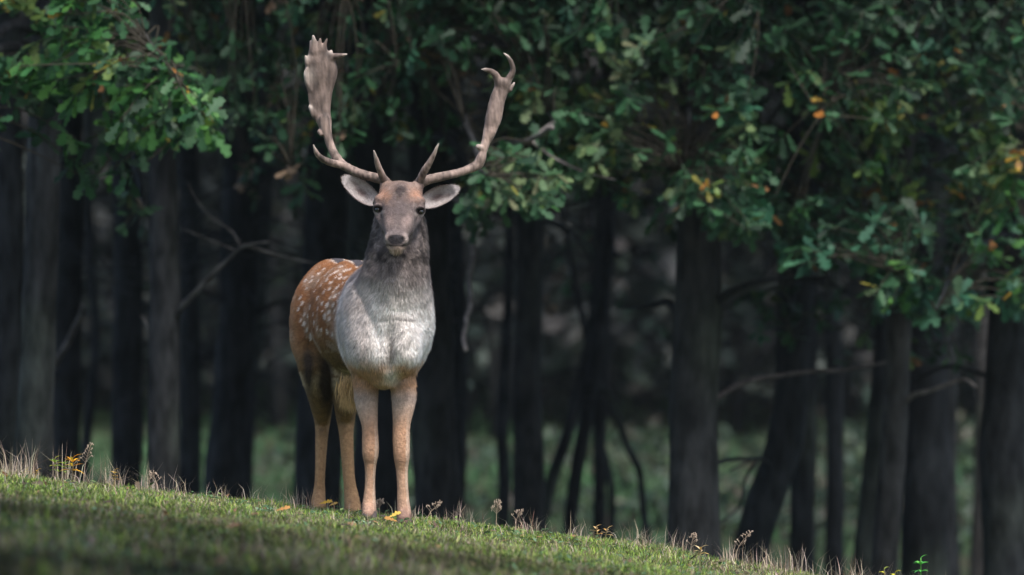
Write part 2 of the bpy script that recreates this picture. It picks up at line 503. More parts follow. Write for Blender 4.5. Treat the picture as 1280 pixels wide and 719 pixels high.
        for axis in range(3):
            o1, o2 = [(1, 2), (2, 0), (0, 1)][axis]
            sa = [slice(None)] * 3; sb = [slice(None)] * 3
            sa[axis] = slice(0, -1); sb[axis] = slice(1, None)
            a_, b_ = ins[tuple(sa)], ins[tuple(sb)]
            e = np.argwhere(a_ != b_)
            ok = (e[:, o1] > 0) & (e[:, o2] > 0) & (e[:, o1] < n[o1] - 1) & (e[:, o2] < n[o2] - 1)
            e = e[ok]
            def cell(d1, d2):
                c = e.copy(); c[:, o1] -= d1; c[:, o2] -= d2
                return ids[c[:, 0], c[:, 1], c[:, 2]]
            q = np.stack([cell(0, 0), cell(1, 0), cell(1, 1), cell(0, 1)], -1)
            fl = ~a_[e[:, 0], e[:, 1], e[:, 2]]
            q[fl] = q[fl][:, ::-1]
            Fs.append(q)
        return V, np.vstack(Fs)

def vert_normals(V, F):
    n = np.cross(V[F[:, 2]] - V[F[:, 0]], V[F[:, 3 if F.shape[1] == 4 else 1]] - V[F[:, 1 if F.shape[1] == 4 else 0]])
    if F.shape[1] == 3: n = np.cross(V[F[:, 1]] - V[F[:, 0]], V[F[:, 2]] - V[F[:, 0]])
    N = np.zeros_like(V)
    for i in range(F.shape[1]):
        np.add.at(N, F[:, i], n)
    return N / (np.linalg.norm(N, axis=1)[:, None] + 1e-12)

#DEER_BEGIN
# ------------------------------------------------------------------ the deer
def build_deer():
    rng = np.random.default_rng(5)
    P = at
    lo = np.array([-0.90, 19.88, -0.06]); hi = np.array([-0.22, 21.58, 1.26])
    fd = Field(lo, hi, 0.0052)
    # trunk
    fd.ell(P(472, 404, 20.58), (.148, .34, .225), k=.05)
    fd.ell(P(442, 396, 20.92), (.160, .36, .205), k=.06)
    fd.ell(P(420, 386, 21.19), (.152, .24, .182), k=.06)
    # chest
    fd.ell(P(482, 402, 20.36), (.142, .19, .185), k=.06)
    fd.ell(P(481, 442, 20.28), (.080, .14, .128), k=.05)
    # shoulders and the two swollen breast muscles
    fd.ell(P(452.5, 415, 20.36), (.055, .15, .138), k=.05)
    fd.ell(P(510, 417, 20.33), (.057, .15, .138), k=.05)
    fd.ell(P(459, 432, 20.23), (.052, .075, .095), k=.05)
    fd.ell(P(506, 432, 20.20), (.052, .075, .095), k=.05)
    # neck
    fd.chain([(P(487, 400, 20.34), .150), (P(494, 350, 20.26), .124), (P(499, 300, 20.25), .099), (P(500, 262, 20.28), .080)], k=.05)
    fd.cap(P(484, 420, 20.22), P(494, 350, 20.17), .05, .05, k=.06)      # throat ridge
    # haunches
    fd.ell(P(396, 412, 21.14), (.095, .16, .17), k=.05)
    fd.ell(P(438, 412, 21.10), (.095, .16, .17), k=.05)
    # hind legs
    fd.chain([(P(397, 425, 21.10), .095), (P(398, 458, 21.03), .072), (P(401, 490, 21.10), .052), (P(402, 508, 21.18), .041), (P(403, 526, 21.25), .030),
              (P(402, 545, 21.24), .0235), (P(400, 595, 21.20), .0185), (P(399, 615, 21.19), .0225), (P(398, 626, 21.16), .0265), (P(398, 637, 21.12), .0280)], k=.02)
    fd.chain([(P(437, 425, 21.05), .090), (P(437, 458, 20.97), .070), (P(433, 490, 21.02), .049), (P(432, 506, 21.09), .042), (P(432, 522, 21.16), .0355),
              (P(433, 545, 21.15), .026), (P(436, 595, 21.11), .0215), (P(439, 618, 21.09), .0255), (P(440.5, 632, 21.06), .0295), (P(441, 646, 21.01), .0300)], k=.02)
    fd.cap(P(403, 516, 21.30), P(403, 534, 21.275), .014, .016, k=.02)   # points of the hocks
    fd.cap(P(432, 510, 21.21), P(433, 528, 21.18), .014, .016, k=.02)
    # front legs
    fd.chain([(P(453, 430, 20.42), .072), (P(457.5, 470, 20.40), .049), (P(457.5, 498, 20.37), .0430), (P(462, 530, 20.34), .0285), (P(463, 552, 20.33), .0298),
              (P(463, 567, 20.325), .0288), (P(463, 582, 20.33), .0205), (P(462.5, 603, 20.335), .0180), (P(462, 620, 20.335), .0205), (P(461.5, 632, 20.33), .0245), (P(461.5, 646, 20.30), .0262)], k=.022)
    fd.chain([(P(509, 430, 20.38), .074), (P(503, 470, 20.36), .049), (P(504.5, 500, 20.33), .0435), (P(502, 530, 20.31), .0315), (P(501.5, 552, 20.30), .0305),
              (P(502, 570, 20.295), .0285), (P(502.5, 587, 20.30), .0218), (P(503.3, 608, 20.30), .0198), (P(504, 626, 20.30), .0220), (P(505, 640, 20.295), .0255), (P(505.5, 654, 20.26), .0275)], k=.022)
    # elbows
    fd.cap(P(457, 470, 20.50), P(457, 488, 20.44), .032, .028, k=.03)
    fd.cap(P(504, 470, 20.46), P(505, 490, 20.40), .032, .028, k=.03)
    # head: skull, brow, muzzle, jaw
    fd.ell(P(500.5, 251, 20.22), (.081, .10, .070), k=.03)
    fd.chain([(P(499.5, 258, 20.14), .069), (P(498, 278, 20.085), .056), (P(496, 294, 20.04), .0405), (P(495.3, 299, 20.025), .038)], k=.022)
    fd.chain([(P(499, 285, 20.17), .062), (P(496.5, 300, 20.09), .036), (P(495.3, 306.5, 20.018), .0285)], k=.015)
    fd.cap(P(487, 299, 20.012), P(504, 300, 20.012), .0185, .0185, k=.012)   # nose pad
    fd.ell(P(476, 250, 20.155), (.024, .035, .020), k=.016)                # brows
    fd.ell(P(523.5, 252, 20.155), (.024, .035, .020), k=.016)
    fd.cap(P(475, 272, 20.14), P(482, 288, 20.09), .018, .012, k=.02)     # cheek bones
    fd.cap(P(521, 274, 20.14), P(511, 290, 20.09), .018, .012, k=.02)
    fd.cap(P(484, 236, 20.22), P(481, 227, 20.235), .024, .019, k=.016)   # pedicles
    fd.cap(P(520, 236, 20.22), P(525, 229, 20.235), .024, .019, k=.016)
    # eye sockets
    fd.ell(P(472.5, 260.5, 20.150), (.018, .032, .022), k=.016)
    fd.ell(P(525.5, 263.0, 20.150), (.018, .032, .022), k=.016)
    EYES = [P(472.6, 262.0, 20.119), P(525.6, 264.6, 20.119)]
    for e, sx in zip(EYES, (-1, 1)):
        fd.ell(e + np.array([sx * .004, -.006, .0]), (.0105, .013, .0068), k=.005, op='sub')
        fd.ell(e + np.array([-sx * .001, -.002, .0125]), (.0165, .012, .0055), k=.007)
    # ear openings are on the ears; nostrils and mouth line
    fd.cap(P(486.6, 296.6, 19.99), P(489.6, 300, 19.985), .0068, .0045, k=.004, op='sub')
    fd.cap(P(504.0, 297.6, 19.99), P(501.0, 301, 19.985), .0068, .0045, k=.004, op='sub')
    for a, b in (((484, 306.5), (490, 308.2)), ((490, 308.2), (501, 308.4)), ((501, 308.4), (507, 307.2))):
        fd.cap(P(*a, 20.003), P(*b, 20.003), .0028, .0028, k=.005, op='sub')
    V, F = fd.surface()
    # slight unevenness of muscle and coat
    N = vert_normals(V, F)
    if np.mean(np.sum(N * (V - V.mean(0)), 1)) < 0:
        F = F[:, ::-1]; N = -N
    pyv = HOR - (V[:, 2] - CAMZ) * FPX / V[:, 1]
    amt = np.where(pyv > 320, .0035, .0008) * (1 - .88 * sstep(480, 520, pyv))
    V = V + N * (amt * (vnoise(V, 14, 3) + .6 * vnoise(V, 31, 4)))[:, None]
    # front-of-chest furrows and neck folds
    px = 640 + V[:, 0] * FPX / V[:, 1]
    front = (N[:, 1] < 0.1) & (V[:, 1] < 20.5)
    fur_f = np.exp(-((px - 487) / 6.0) ** 2) * sstep(395, 425, pyv) * sstep(470, 450, pyv)
    fold = np.exp(-((pyv - 399 - 2 * np.sin(px * .15)) / 1.6) ** 2) * sstep(470, 480, px) * sstep(522, 505, px)
    fold += .7 * np.exp(-((pyv - 388 - 1.5 * np.sin(px * .1)) / 1.8) ** 2) * sstep(475, 485, px) * sstep(515, 500, px)
    gro = np.zeros(len(V))
    for line in (((444, 348), (451, 368), (460, 388), (470, 412), (477, 436)), ((540, 366), (534, 384), (522, 408), (510, 436)), ((440, 452), (452, 461), (470, 468), (480, 474)), ((500, 474), (512, 466), (526, 458))):
        for (xa, ya), (xb, yb) in zip(line[:-1], line[1:]):
            t_ = np.clip(((px - xa) * (xb - xa) + (pyv - ya) * (yb - ya)) / ((xb - xa) ** 2 + (yb - ya) ** 2), 0, 1)
            gro = np.maximum(gro, np.exp(-(((px - xa - t_ * (xb - xa)) ** 2 + (pyv - ya - t_ * (yb - ya)) ** 2) / 26.0)))
    V[:, 1] += np.where(front, .010 * fur_f + .0022 * fold + .0065 * gro, 0)
    N = vert_normals(V, F)

    # spots: seen positions on the flank, put on the surface nearest to the camera
    side = V[:, 1] > 20.50
    spots_px = [(388, 350), (383, 360), (398, 341), (405, 335), (410, 338), (415, 334), (420, 338), (393, 362), (400, 356), (396, 371), (408, 349),
                (413, 352), (419, 346), (425, 343), (431, 346), (404, 364), (402, 377), (411, 360), (416, 363), (422, 357), (428, 353), (433, 350),
                (412, 371), (418, 369), (424, 364), (408, 379), (415, 380), (421, 375), (410, 389), (417, 388), (374, 371), (372, 386), (375, 400),
                (379, 404), (382, 412), (377, 378), (386, 383), (390, 392), (391, 402), (395, 409), (401, 413), (408, 416), (414, 418), (421, 420),
                (384, 395), (405, 396), (430, 338), (436, 336), (425, 333), (390, 345), (381, 349), (412, 343), (398, 349), (427, 371), (422, 385), (387, 420),
                (379, 392), (396, 384), (402, 388), (411, 397), (418, 396), (425, 346), (418, 340), (406, 342)]
    cam_facing = side & (N[:, 1] < .35)
    Vp = np.stack([px, pyv], -1)
    spots = []
    idx = np.nonzero(cam_facing)[0]
    for sp in spots_px:
        d = np.sum((Vp[idx] - np.array(sp)) ** 2, 1)
        near = idx[d < 6]
        if len(near) == 0: near = idx[[np.argmin(d)]]
        spots.append(V[near[np.argmin(V[near, 1])]])
    spots = np.array(spots)
    # the far flank, unseen from the front, gets scattered spots too
    fi = np.nonzero((N[:, 0] > .5) & (V[:, 1] > 20.6) & (V[:, 1] < 21.3) & (pyv < 425))[0]
    spots = np.vstack([spots, V[rng.choice(fi, 60)]])
    sp_r = rng.uniform(.0045, .0095, len(spots))

    def coat(Pt, Nn, jit=0.0):
        n = len(Pt)
        Y = Pt[:, 1]
        px = 640 + Pt[:, 0] * FPX / Y
        py = HOR - (Pt[:, 2] - CAMZ) * FPX / Y
        n1 = vnoise(Pt, 22, 31); n2 = vnoise(Pt, 60, 32); n3 = vnoise(Pt, 130, 33)
        pyn = py + 7 * n1 + 3 * n2
        pxn = px + 3 * n1 + 2 * n2
        def mixc(c, d, t): return c * (1 - t)[:, None] + np.asarray(d)[None] * t[:, None]
        # flank
        c = np.tile(np.array([.205, .088, .037]), (n, 1))
        c = mixc(c, (.14, .085, .040), sstep(400, 450, pyn))
        c = mixc(c, (.34, .19, .10), sstep(375, 365, pxn) * .5)
        c = mixc(c, (.34, .26, .20), .42 * sstep(0, .6, n1 + .5 * n3) * (py < 440))
        # belly and groin
        c = mixc(c, (.50, .40, .28), sstep(455, 480, pyn) * (Nn[:, 2] < -.2) * 1.0)
        # dorsal stripe with its white borders
        ax_x = np.interp(Y, [20.5, 20.92, 21.19, 21.45], [at(472, 0, 20.58)[0], at(442, 0, 20.92)[0], at(420, 0, 21.19)[0], at(412, 0, 21.4)[0]])
        dx = np.abs(Pt[:, 0] - ax_x); top = Nn[:, 2] > .45
        c = mixc(c, (.60, .54, .48), np.where(top, sstep(.038, .031, dx + .006 * n2), 0) * .8 * np.clip(.45 + 1.2 * n2, 0, 1))
        c = mixc(c, (.055, .05, .055), np.where(top, sstep(.030, .022, dx + .004 * n2), 0))
        # spots
        ds = np.full(n, 9.0)
        sel = np.nonzero((Y > 20.45) & (py < 435))[0]
        for s_, r_ in zip(spots, sp_r):
            q = Pt[sel] - s_
            d = np.sqrt(q[:, 0] ** 2 + (q[:, 1] * .8 + q[:, 2] * .35) ** 2 + (q[:, 2] * .75) ** 2) / r_
            ds[sel] = np.minimum(ds[sel], d)
        c = mixc(c, (.70, .61, .55), sstep(1.35, .5, ds + .45 * n3) * .72)
        # lateral pale line above the thigh
        hind = sstep(20.8, 20.9, Y)
        # hind legs
        c = mixc(c, (.19, .12, .065), hind * sstep(455, 500, pyn))
        c = mixc(c, (.38, .225, .115), hind * sstep(505, 560, pyn))
        dark = np.exp(-((px - 386) / 5) ** 2 - ((py - 462) / 24) ** 2) + np.exp(-((px - 407) / 8) ** 2 - ((py - 474) / 30) ** 2)
        c = mixc(c, (.045, .032, .025), hind * np.clip(dark * 1.7 + .25 * n1, 0, .97) * (np.clip(dark, 0, 1) > .12))
        # front: grey coat of neck, shoulder and chest
        fr = sstep(20.60, 20.45, Y + .05 * n1 + .02 * n3 - .0006 * (py - 400))
        g = np.tile(np.array([.33, .275, .26]), (n, 1))                         # shoulder grey
        g = mixc(g, (.86, .80, .765), sstep(338, 398, pyn) * .96)
        g = mixc(g, (.36, .30, .28), np.clip(n1 * .8 + n3 * .8 - .1, 0, 1) * .40)
        g = mixc(g, (.09, .07, .065), np.exp(-((py - 398 - .02 * (px - 510)) / 1.3) ** 2) * sstep(496, 501, px) * sstep(523, 518, px) * .8)
        # pale breast lobes with a dark furrow between them
        furrow = np.exp(-((pxn - 487 + .25 * (py - 440)) / 8.0) ** 2) * sstep(398, 432, py) * sstep(462, 448, py)
        furrow = np.maximum(furrow, .45 * np.exp(-((pxn - 498) / 14.0) ** 2) * sstep(380, 400, py) * sstep(455, 430, py))
        g = mixc(g, (.20, .17, .15), furrow * .85)
        throat = np.exp(-((pxn - 496) / 12.0) ** 2) * sstep(330, 350, py) * sstep(378, 355, py)
        dkneck = sstep(368, 322, pyn + .25 * np.abs(px - 496))
        g = mixc(g, (.060, .050, .048), dkneck)
        g = mixc(g, (.19, .155, .14), np.clip(n3 * 1.3 + .7 * n2, 0, 1) * dkneck * .7)
        g = mixc(g, (.26, .235, .23), throat * .5)
        g = mixc(g, (.33, .27, .25), np.clip(n2 + .2, 0, 1) * .35 * sstep(400, 330, py))
        g = mixc(g, (.30, .22, .20), sstep(470, 455, px) * sstep(360, 380, py) * .45)   # pinkish grey shoulder point
        # tan lower brisket around a white patch
        tan = sstep(445, 461, pyn)
        g = mixc(g, (.46, .24, .11), tan * .9)
        g = mixc(g, (.74, .70, .64), np.exp(-((pxn - 490) / 11) ** 2 - ((py - 468) / 11) ** 2) * .95)
        # front legs
        leg = sstep(478, 500, py)
        lc = np.tile(np.array([.50, .36, .28]), (n, 1))
        lc = mixc(lc, (.44, .26, .165), sstep(505, 540, py))
        lc = mixc(lc, (.33, .19, .12), np.exp(-((py - 568) / 9) ** 2) * .30)
        lc = mixc(lc, (.48, .30, .205), sstep(580, 600, py))
        lc = mixc(lc, (.20, .12, .08), np.exp(-((py - 577) / 2.2) ** 2) * .5 * (Nn[:, 1] < -.5))
        lc = mixc(lc, (.30, .19, .13), np.clip(n2 + .2 * n3, 0, 1) * .35)
        lc = mixc(lc, (.62, .48, .38), (Nn[:, 0] > .55) * sstep(500, 560, py) * .6)  # light along the right edges of the legs, painted into the coat
        lc = mixc(lc, (.34, .215, .165), sstep(620, 645, py + 4 * n2))
        lc = mixc(lc, (.10, .065, .055), sstep(634, 650, py + 5 * n2) * .8)
        lc = mixc(lc, (.40, .33, .30), sstep(515, 492, py) * .6)
        g = mixc(g * 1.0, (0, 0, 0), leg) + lc * leg[:, None]
        c = c * (1 - fr)[:, None] + g * fr[:, None]
        # head
        hd = sstep(316, 306, py + (px < 475) * 10 + (px > 523) * 10) * sstep(20.24, 20.18, Y + .0009 * np.clip(py - 262, 0, 60))
        hd = np.maximum(hd, sstep(262, 250, py))
        hd = np.maximum(hd, sstep(20.09, 20.07, Y) * sstep(319, 316, py))
        h = np.tile(np.array([.112, .088, .084]), (n, 1))
        cx = np.interp(py, [226, 300], [501, 495.5])
        h = mixc(h, (.25, .17, .135), sstep(258, 238, pyn) * .8)                       # rusty forehead
        h = mixc(h, (.40, .20, .12), np.exp(-((np.abs(pxn - 500) - 20) / 8) ** 2 - ((py - 244) / 8) ** 2) * .7)
        h = mixc(h, (.016, .013, .014), np.clip(np.exp(-((px + 2 * n1 - cx) / 8.5) ** 2 - ((py + 2 * n2 - 239) / 10) ** 2) * 1.25, 0, .92))
        h = mixc(h, (.085, .068, .068), np.clip(n3 * 1.2 + n2 * .7, 0, 1) * .7)
        h = mixc(h, (.36, .30, .28), np.clip(-n3 * 1.1 + n1 * .5, 0, 1) * .30)
        h = mixc(h, (.075, .06, .06), np.exp(-((pxn - cx) / 13) ** 2 - ((py - 262) / 14) ** 2) * .6)
        h = mixc(h, (.34, .25, .225), np.exp(-((np.abs(pxn - cx) - 14) / 7) ** 2 - ((py - 277) / 9) ** 2) * .55)
        h = mixc(h, (.09, .078, .08), sstep(17, 24, np.abs(px - cx)) * sstep(268, 282, py) * .85)
        for ex, ey in ((472.6, 262), (525.4, 264.6)):
            r = np.hypot((px - ex) / 1.25, (py - ey))
            h = mixc(h, (.42, .35, .32), np.exp(-((r - 5.6) / 1.5) ** 2) * .55 * sstep(ey, ey + 3, py))
            h = mixc(h, (.016, .013, .013), sstep(5.3, 4.0, r + .25 * (py - ey)))
            h = mixc(h, (.05, .04, .04), .7 * np.exp(-((px - (ex + np.sign(500 - ex) * (py - ey) * .55)) / 1.6) ** 2) * sstep(ey + 2, ey + 5, py) * sstep(ey + 14, ey + 9, py))
        h = mixc(h, (.32, .26, .235), np.exp(-((np.abs(px - 495.3) - 12.5) / 2.8) ** 2 - ((py - 299) / 8) ** 2) * .8)
        h = mixc(h, (.12, .10, .10), np.exp(-((px - 495.5) / 9) ** 2 - ((py - 290.5) / 2.6) ** 2) * .7)
        h = mixc(h, (.022, .021, .024), .95 * sstep(11.8, 9.6, np.hypot((px - 495.3) / 1.0, (py - 299.6) * 1.7)))
        h = mixc(h, (.50, .36, .30), .85 * sstep(306.8, 308.6, py) * sstep(316, 312.5, py) * sstep(15, 9, np.abs(px - 495.3)))
        h = mixc(h, (.03, .026, .026), np.exp(-((py - 307.6 - .02 * (px - 495) ** 2 * -.3) / 1.0) ** 2) * sstep(14, 11, np.abs(px - 495.3)) * .9)
        for nx_, ny_ in ((487, 297.4), (503.6, 298.2)):
            h = mixc(h, (.008, .008, .009), np.exp(-((px - nx_) / 3.2) ** 2 - ((py - ny_) / 2.2) ** 2) * .95)
        c = c * (1 - hd)[:, None] + h * hd[:, None]
        c *= (1 + (.16 * n2 + .16 * n3) * (1 - .6 * sstep(500, 520, py)))[:, None]
        return np.clip(c, .01, .9)

    loc = np.array([-0.5, 20.75, 0.0]); loc[2] = float(gh(loc[0], loc[1]))
    deer = empty("fallow_deer", loc, "fallow buck with broad palmate antlers standing on the grassy crest, facing forward", "deer")
    col = coat(V, N)
    link("body", mesh_np("deer_body", V, F, col), M_skin, deer)

    # ---- hair: thin strands over the whole body, shaded with the normal of the skin below
    def grow(V, F, N, colf, n, lenf, dirf, name, lift=0.36, width=.0018, parent=deer):
        T = np.vstack([F[:, [0, 1, 2]], F[:, [0, 2, 3]]]) if F.shape[1] == 4 else F
        a, b, c_ = V[T[:, 0]], V[T[:, 1]], V[T[:, 2]]
        ar = np.linalg.norm(np.cross(b - a, c_ - a), axis=1)
        cen = (a + b + c_) / 3
        wt = ar.copy()
        wt *= np.where(N[T[:, 0], 1] > .5, .45, 1.0)
        pyc = HOR - (cen[:, 2] - CAMZ) * FPX / cen[:, 1]
        wt *= np.where(pyc < 316, 1.7, 1.0)
        t = rng.choice(len(T), n, p=wt / wt.sum())
        r1 = np.sqrt(rng.random(n)); r2 = rng.random(n)
        w0, w1, w2 = 1 - r1, r1 * (1 - r2), r1 * r2
        pos = a[t] * w0[:, None] + b[t] * w1[:, None] + c_[t] * w2[:, None]
        nn = N[T[t, 0]] * w0[:, None] + N[T[t, 1]] * w1[:, None] + N[T[t, 2]] * w2[:, None]
        nn /= np.linalg.norm(nn, axis=1)[:, None]
        d = dirf(pos)
        d = d + .22 * rng.normal(size=(n, 3)) + .35 * np.stack([vnoise(pos, 18, 41), vnoise(pos, 18, 42), vnoise(pos, 18, 43)], -1)
        d -= nn * np.sum(d * nn, 1)[:, None]
        d /= np.linalg.norm(d, axis=1)[:, None] + 1e-9
        L = lenf(pos) * rng.uniform(.6, 1.25, n)
        tip = pos + (d * .94 + nn * lift * rng.uniform(.5, 1.3, (n, 1))) * L[:, None]
        s = np.cross(d, nn); wv = (width * rng.uniform(.7, 1.3, n) * np.clip(L / .012, .6, 1.3))[:, None] * .5
        base = pos - nn * .001
        VV = np.stack([base - s * wv, base + s * wv, tip], 1).reshape(-1, 3)
        FF = np.arange(3 * n).reshape(-1, 3)
        col = colf(pos, nn) * rng.uniform(.55, 1.4, (n, 1))
        cc = np.repeat(col[:, None, :], 3, 1); cc[:, 2] *= 1.12
        sn = nn + .35 * d * rng.normal(size=(n, 1)) * .5
        sn /= np.linalg.norm(sn, axis=1)[:, None]
        NN = np.repeat(sn[:, None, :], 3, 1).reshape(-1, 3)
        o = link(name, mesh_np(name, VV, FF, cc.reshape(-1, 3), True, NN), M_fur, parent)
        o['kind'] = 'stuff'
        return o
    def hair_len(Pt):
        py = HOR - (Pt[:, 2] - CAMZ) * FPX / Pt[:, 1]
        front = Pt[:, 1] < 20.5
        L = np.where(front, .019, .012)
        L = np.where(py > 500, .007, L)
        L = np.where((py > 480) & (py <= 500), .011, L)
        L = np.where((py < 312) & (Pt[:, 1] < 20.2), .0045, L)
        L = np.where(py < 250, .006, L)
        return L
    def hair_dir(Pt):
        Y = Pt[:, 1]
        py = HOR - (Pt[:, 2] - CAMZ) * FPX / Y
        d = np.zeros_like(Pt)
        back = sstep(20.4, 20.6, Y)
        d[:, 2] = -1 + .45 * back; d[:, 1] = .25 + .85 * back
        legs = sstep(470, 500, py)
        d[:, 1] *= 1 - .8 * legs
        d[:, 2] = d[:, 2] * (1 - legs) - legs
        face = sstep(20.24, 20.16, Y) * (py < 312)
        d[:, 2] = np.where(face > 0, .75 * face + d[:, 2] * (1 - face), d[:, 2])
        d[:, 1] = np.where(face > 0, .6 * face + d[:, 1] * (1 - face), d[:, 1])
        return d
    # no hair on the nose pad or across the eyes
    Tm = F
    cenf = V[F].mean(1)
    pxf = 640 + cenf[:, 0] * FPX / cenf[:, 1]; pyf = HOR - (cenf[:, 2] - CAMZ) * FPX / cenf[:, 1]
    bald = (np.hypot(pxf - 495.3, (pyf - 299.5) * 1.5) < 11.5) & (cenf[:, 1] < 20.1)
    for ex, ey in ((472.6, 262), (525.4, 264.6)):
        bald |= np.hypot((pxf - ex) / 1.2, pyf - ey) < 4.6
    grow(V, F[~bald], N, coat, 330000, hair_len, hair_dir, "coat")

    # ---- eyes
    for e, sx in zip(EYES, (-1, 1)):
        u = np.linspace(0, np.pi, 15); v_ = np.linspace(0, 2 * np.pi, 24, endpoint=False)
        U, W = np.meshgrid(u, v_, indexing='ij')
        r = .0106
        ctr = e + np.array([0, .0040, 0])
        S = np.stack([np.sin(U) * np.cos(W), np.sin(U) * np.sin(W), np.cos(U)], -1).reshape(-1, 3)
        i = np.arange(14)[:, None] * 24; j = np.arange(24)[None]
        FF = np.stack([i + j, i + 24 + j, i + 24 + (j + 1) % 24, i + (j + 1) % 24], -1).reshape(-1, 4)
        look = np.array([sx * .55, -.83, 0.0]); look /= np.linalg.norm(look)
        dd = S @ look
        cc = np.where(dd[:, None] > .93, (.003, .003, .004), (.010, .007, .006))
        link("eye", mesh_np("eye", ctr + S * r, FF, cc), M_eye, deer)

    # ---- ears
    def ear(pts, cup, name_side, Yb, Yt):
        # pts: base px, tip px, max half width px
        base, tip, hw = pts
        A = P(base[0], base[1], Yb); B = P(tip[0], tip[1], Yt)
        ax = B - A; Ln = np.linalg.norm(ax); ax /= Ln
        nrm = np.array([0.0, -1.0, 0.0]) + np.array([0, 0, .1]); nrm -= ax * (nrm @ ax); nrm /= np.linalg.norm(nrm)
        sd = np.cross(ax, nrm)
        nu, nv = 22, 15
        us = np.linspace(0, 1, nu); vs = np.linspace(-1, 1, nv)
        prof = np.interp(us, [0, .1, .25, .45, .65, .82, .93, 1.0], [.55, .80, .98, 1.02, .92, .70, .46, .10]) * hw / 350.0
        VV = []; CC = []
        for layer, off in ((0, 0.0), (1, -.0035)):
            for iu, u in enumerate(us):
                for v in vs:
                    wv = prof[iu]
                    fl = np.sin(v * 1.25) / np.sin(1.25)
                    p = A + ax * (u * Ln + .006 * np.sin(u * 3) * v) + sd * (wv * fl) - nrm * (cup * (1 - v * v) * (np.sin(min(1, u * 1.1 + .08) * np.pi) ** .7) * (1 - .35 * u)) + nrm * off
                    p = p + ax * (-.010 * (v * v) * (1 - u))
                    VV.append(p)
                    if layer == 0:
                        c = np.array([.43, .39, .385])
                        blot = 1.15 * math.exp(-((u - .34) / .20) ** 2 - ((v + .05) / .32) ** 2) + .75 * math.exp(-((u - .62) / .10) ** 2 - ((v - .25) / .2) ** 2)
                        c = c * (1 - min(.8, blot * .85)) + np.array([.11, .07, .065]) * min(.8, blot * .85)
                        ed = max(0, abs(v) - .78) / .22
                        c = c * (1 - .75 * ed) + np.array([.12, .09, .085]) * .75 * ed
                        c = c * (1 - max(0, u - .9) * 6 * .5)
                    else:
                        c = np.array([.24, .17, .145])
                    CC.append(c)
        VV = np.array(VV); CC = np.array(CC)
        i = np.arange(nu - 1)[:, None] * nv; j = np.arange(nv - 1)[None]
        F0 = np.stack([i + j, i + j + 1, i + nv + j + 1, i + nv + j], -1).reshape(-1, 4)
        nn_ = nu * nv
        FF = [F0, F0[:, ::-1] + nn_]
        # rim
        rim = [k * nv for k in range(nu)] + [(nu - 1) * nv + k for k in range(1, nv)] + [k * nv + nv - 1 for k in range(nu - 2, -1, -1)]
        rim = np.array(rim)
        FF.append(np.stack([rim[:-1], rim[1:], rim[1:] + nn_, rim[:-1] + nn_], -1))
        FF = np.vstack(FF)
        er = link("ear", mesh_np("ear", VV, FF, CC), M_skin, deer)
        Nn = vert_normals(VV, F0.tolist() and np.vstack([F0, F0[:, ::-1] + nn_]))
        if np.mean(Nn[:nn_] @ nrm) < 0: Nn = -Nn
        from_v = VV; cmap = CC
        def cf(pos, nn):
            out = np.zeros((len(pos), 3))
            for s0 in range(0, len(pos), 1500):
                d = ((pos[s0:s0 + 1500, None] - from_v[None]) ** 2).sum(-1)
                out[s0:s0 + 1500] = cmap[d.argmin(1)]
            return out
        grow(VV, np.vstack([F0, F0[:, ::-1] + nn_]), Nn, cf, 6000, lambda p_: np.full(len(p_), .009), lambda p_: np.tile(ax, (len(p_), 1)), "ear_hair", parent=er, width=.001, lift=.5)
        # rootward parenting: ear sits in deer space
        for ch in er.children: ch.location = (0, 0, 0)
    EAR_L = ((468, 250), (427.5, 222), 12.3)
    EAR_R = ((530, 253.5), (574, 234), 11.8)
    ear(EAR_L, .030, 'l', 20.23, 20.21)
    ear(EAR_R, .030, 'r', 20.23, 20.21)

    # ---- antlers
    def px_r(r): return r / 350.0
    def antler(chains, flats, tips, lo, hi, Yc):
        fa = Field(lo, hi, 0.0027)
        for ch in chains:
            pts = [(P(a, b, y), px_r(r)) for (a, b, y, r) in ch]
            fa.chain(pts, k=.006)
        for ch, th in flats:
            pts = [(P(a, b, y), px_r(r)) for (a, b, y, r) in ch]
            fa.chain(pts, k=.008, sc=(1, th, 1))
        VA, FA = fa.surface()
        NA = vert_normals(VA, FA)
        if np.mean(np.sum(NA * (VA - VA.mean(0)), 1)) < 0: FA = FA[:, ::-1]; NA = -NA
        py = HOR - (VA[:, 2] - CAMZ) * FPX / VA[:, 1]
        VA = VA + NA * (.0009 * vnoise(VA * np.array([1, 1, .2]), 150, 51) + .0004 * vnoise(VA, 50, 52))[:, None]
        base = np.tile(np.array([.120, .088, .074]), (len(VA), 1))
        g = (vnoise(VA * np.array([1, 1, .22]), 120, 53) * .5 + vnoise(VA, 28, 54) * .5)
        base = base * np.clip(1 + 1.15 * g[:, None], .35, 2)
        low = sstep(160, 225, py)[:, None]
        base = base * (1 + .9 * sstep(125, 190, py) - 1.1 * sstep(205, 232, py))[:, None]
        for (a, b, r) in tips:
            x_ = 640 + VA[:, 0] * FPX / VA[:, 1]
            t_ = np.exp(-((x_ - a) ** 2 + (py - b) ** 2) / r ** 2)[:, None]
            base = base * (1 - .6 * t_) + np.array([.58, .50, .44]) * .6 * t_
        link("antler", mesh_np("antler", VA, FA, base), M_antler, deer)
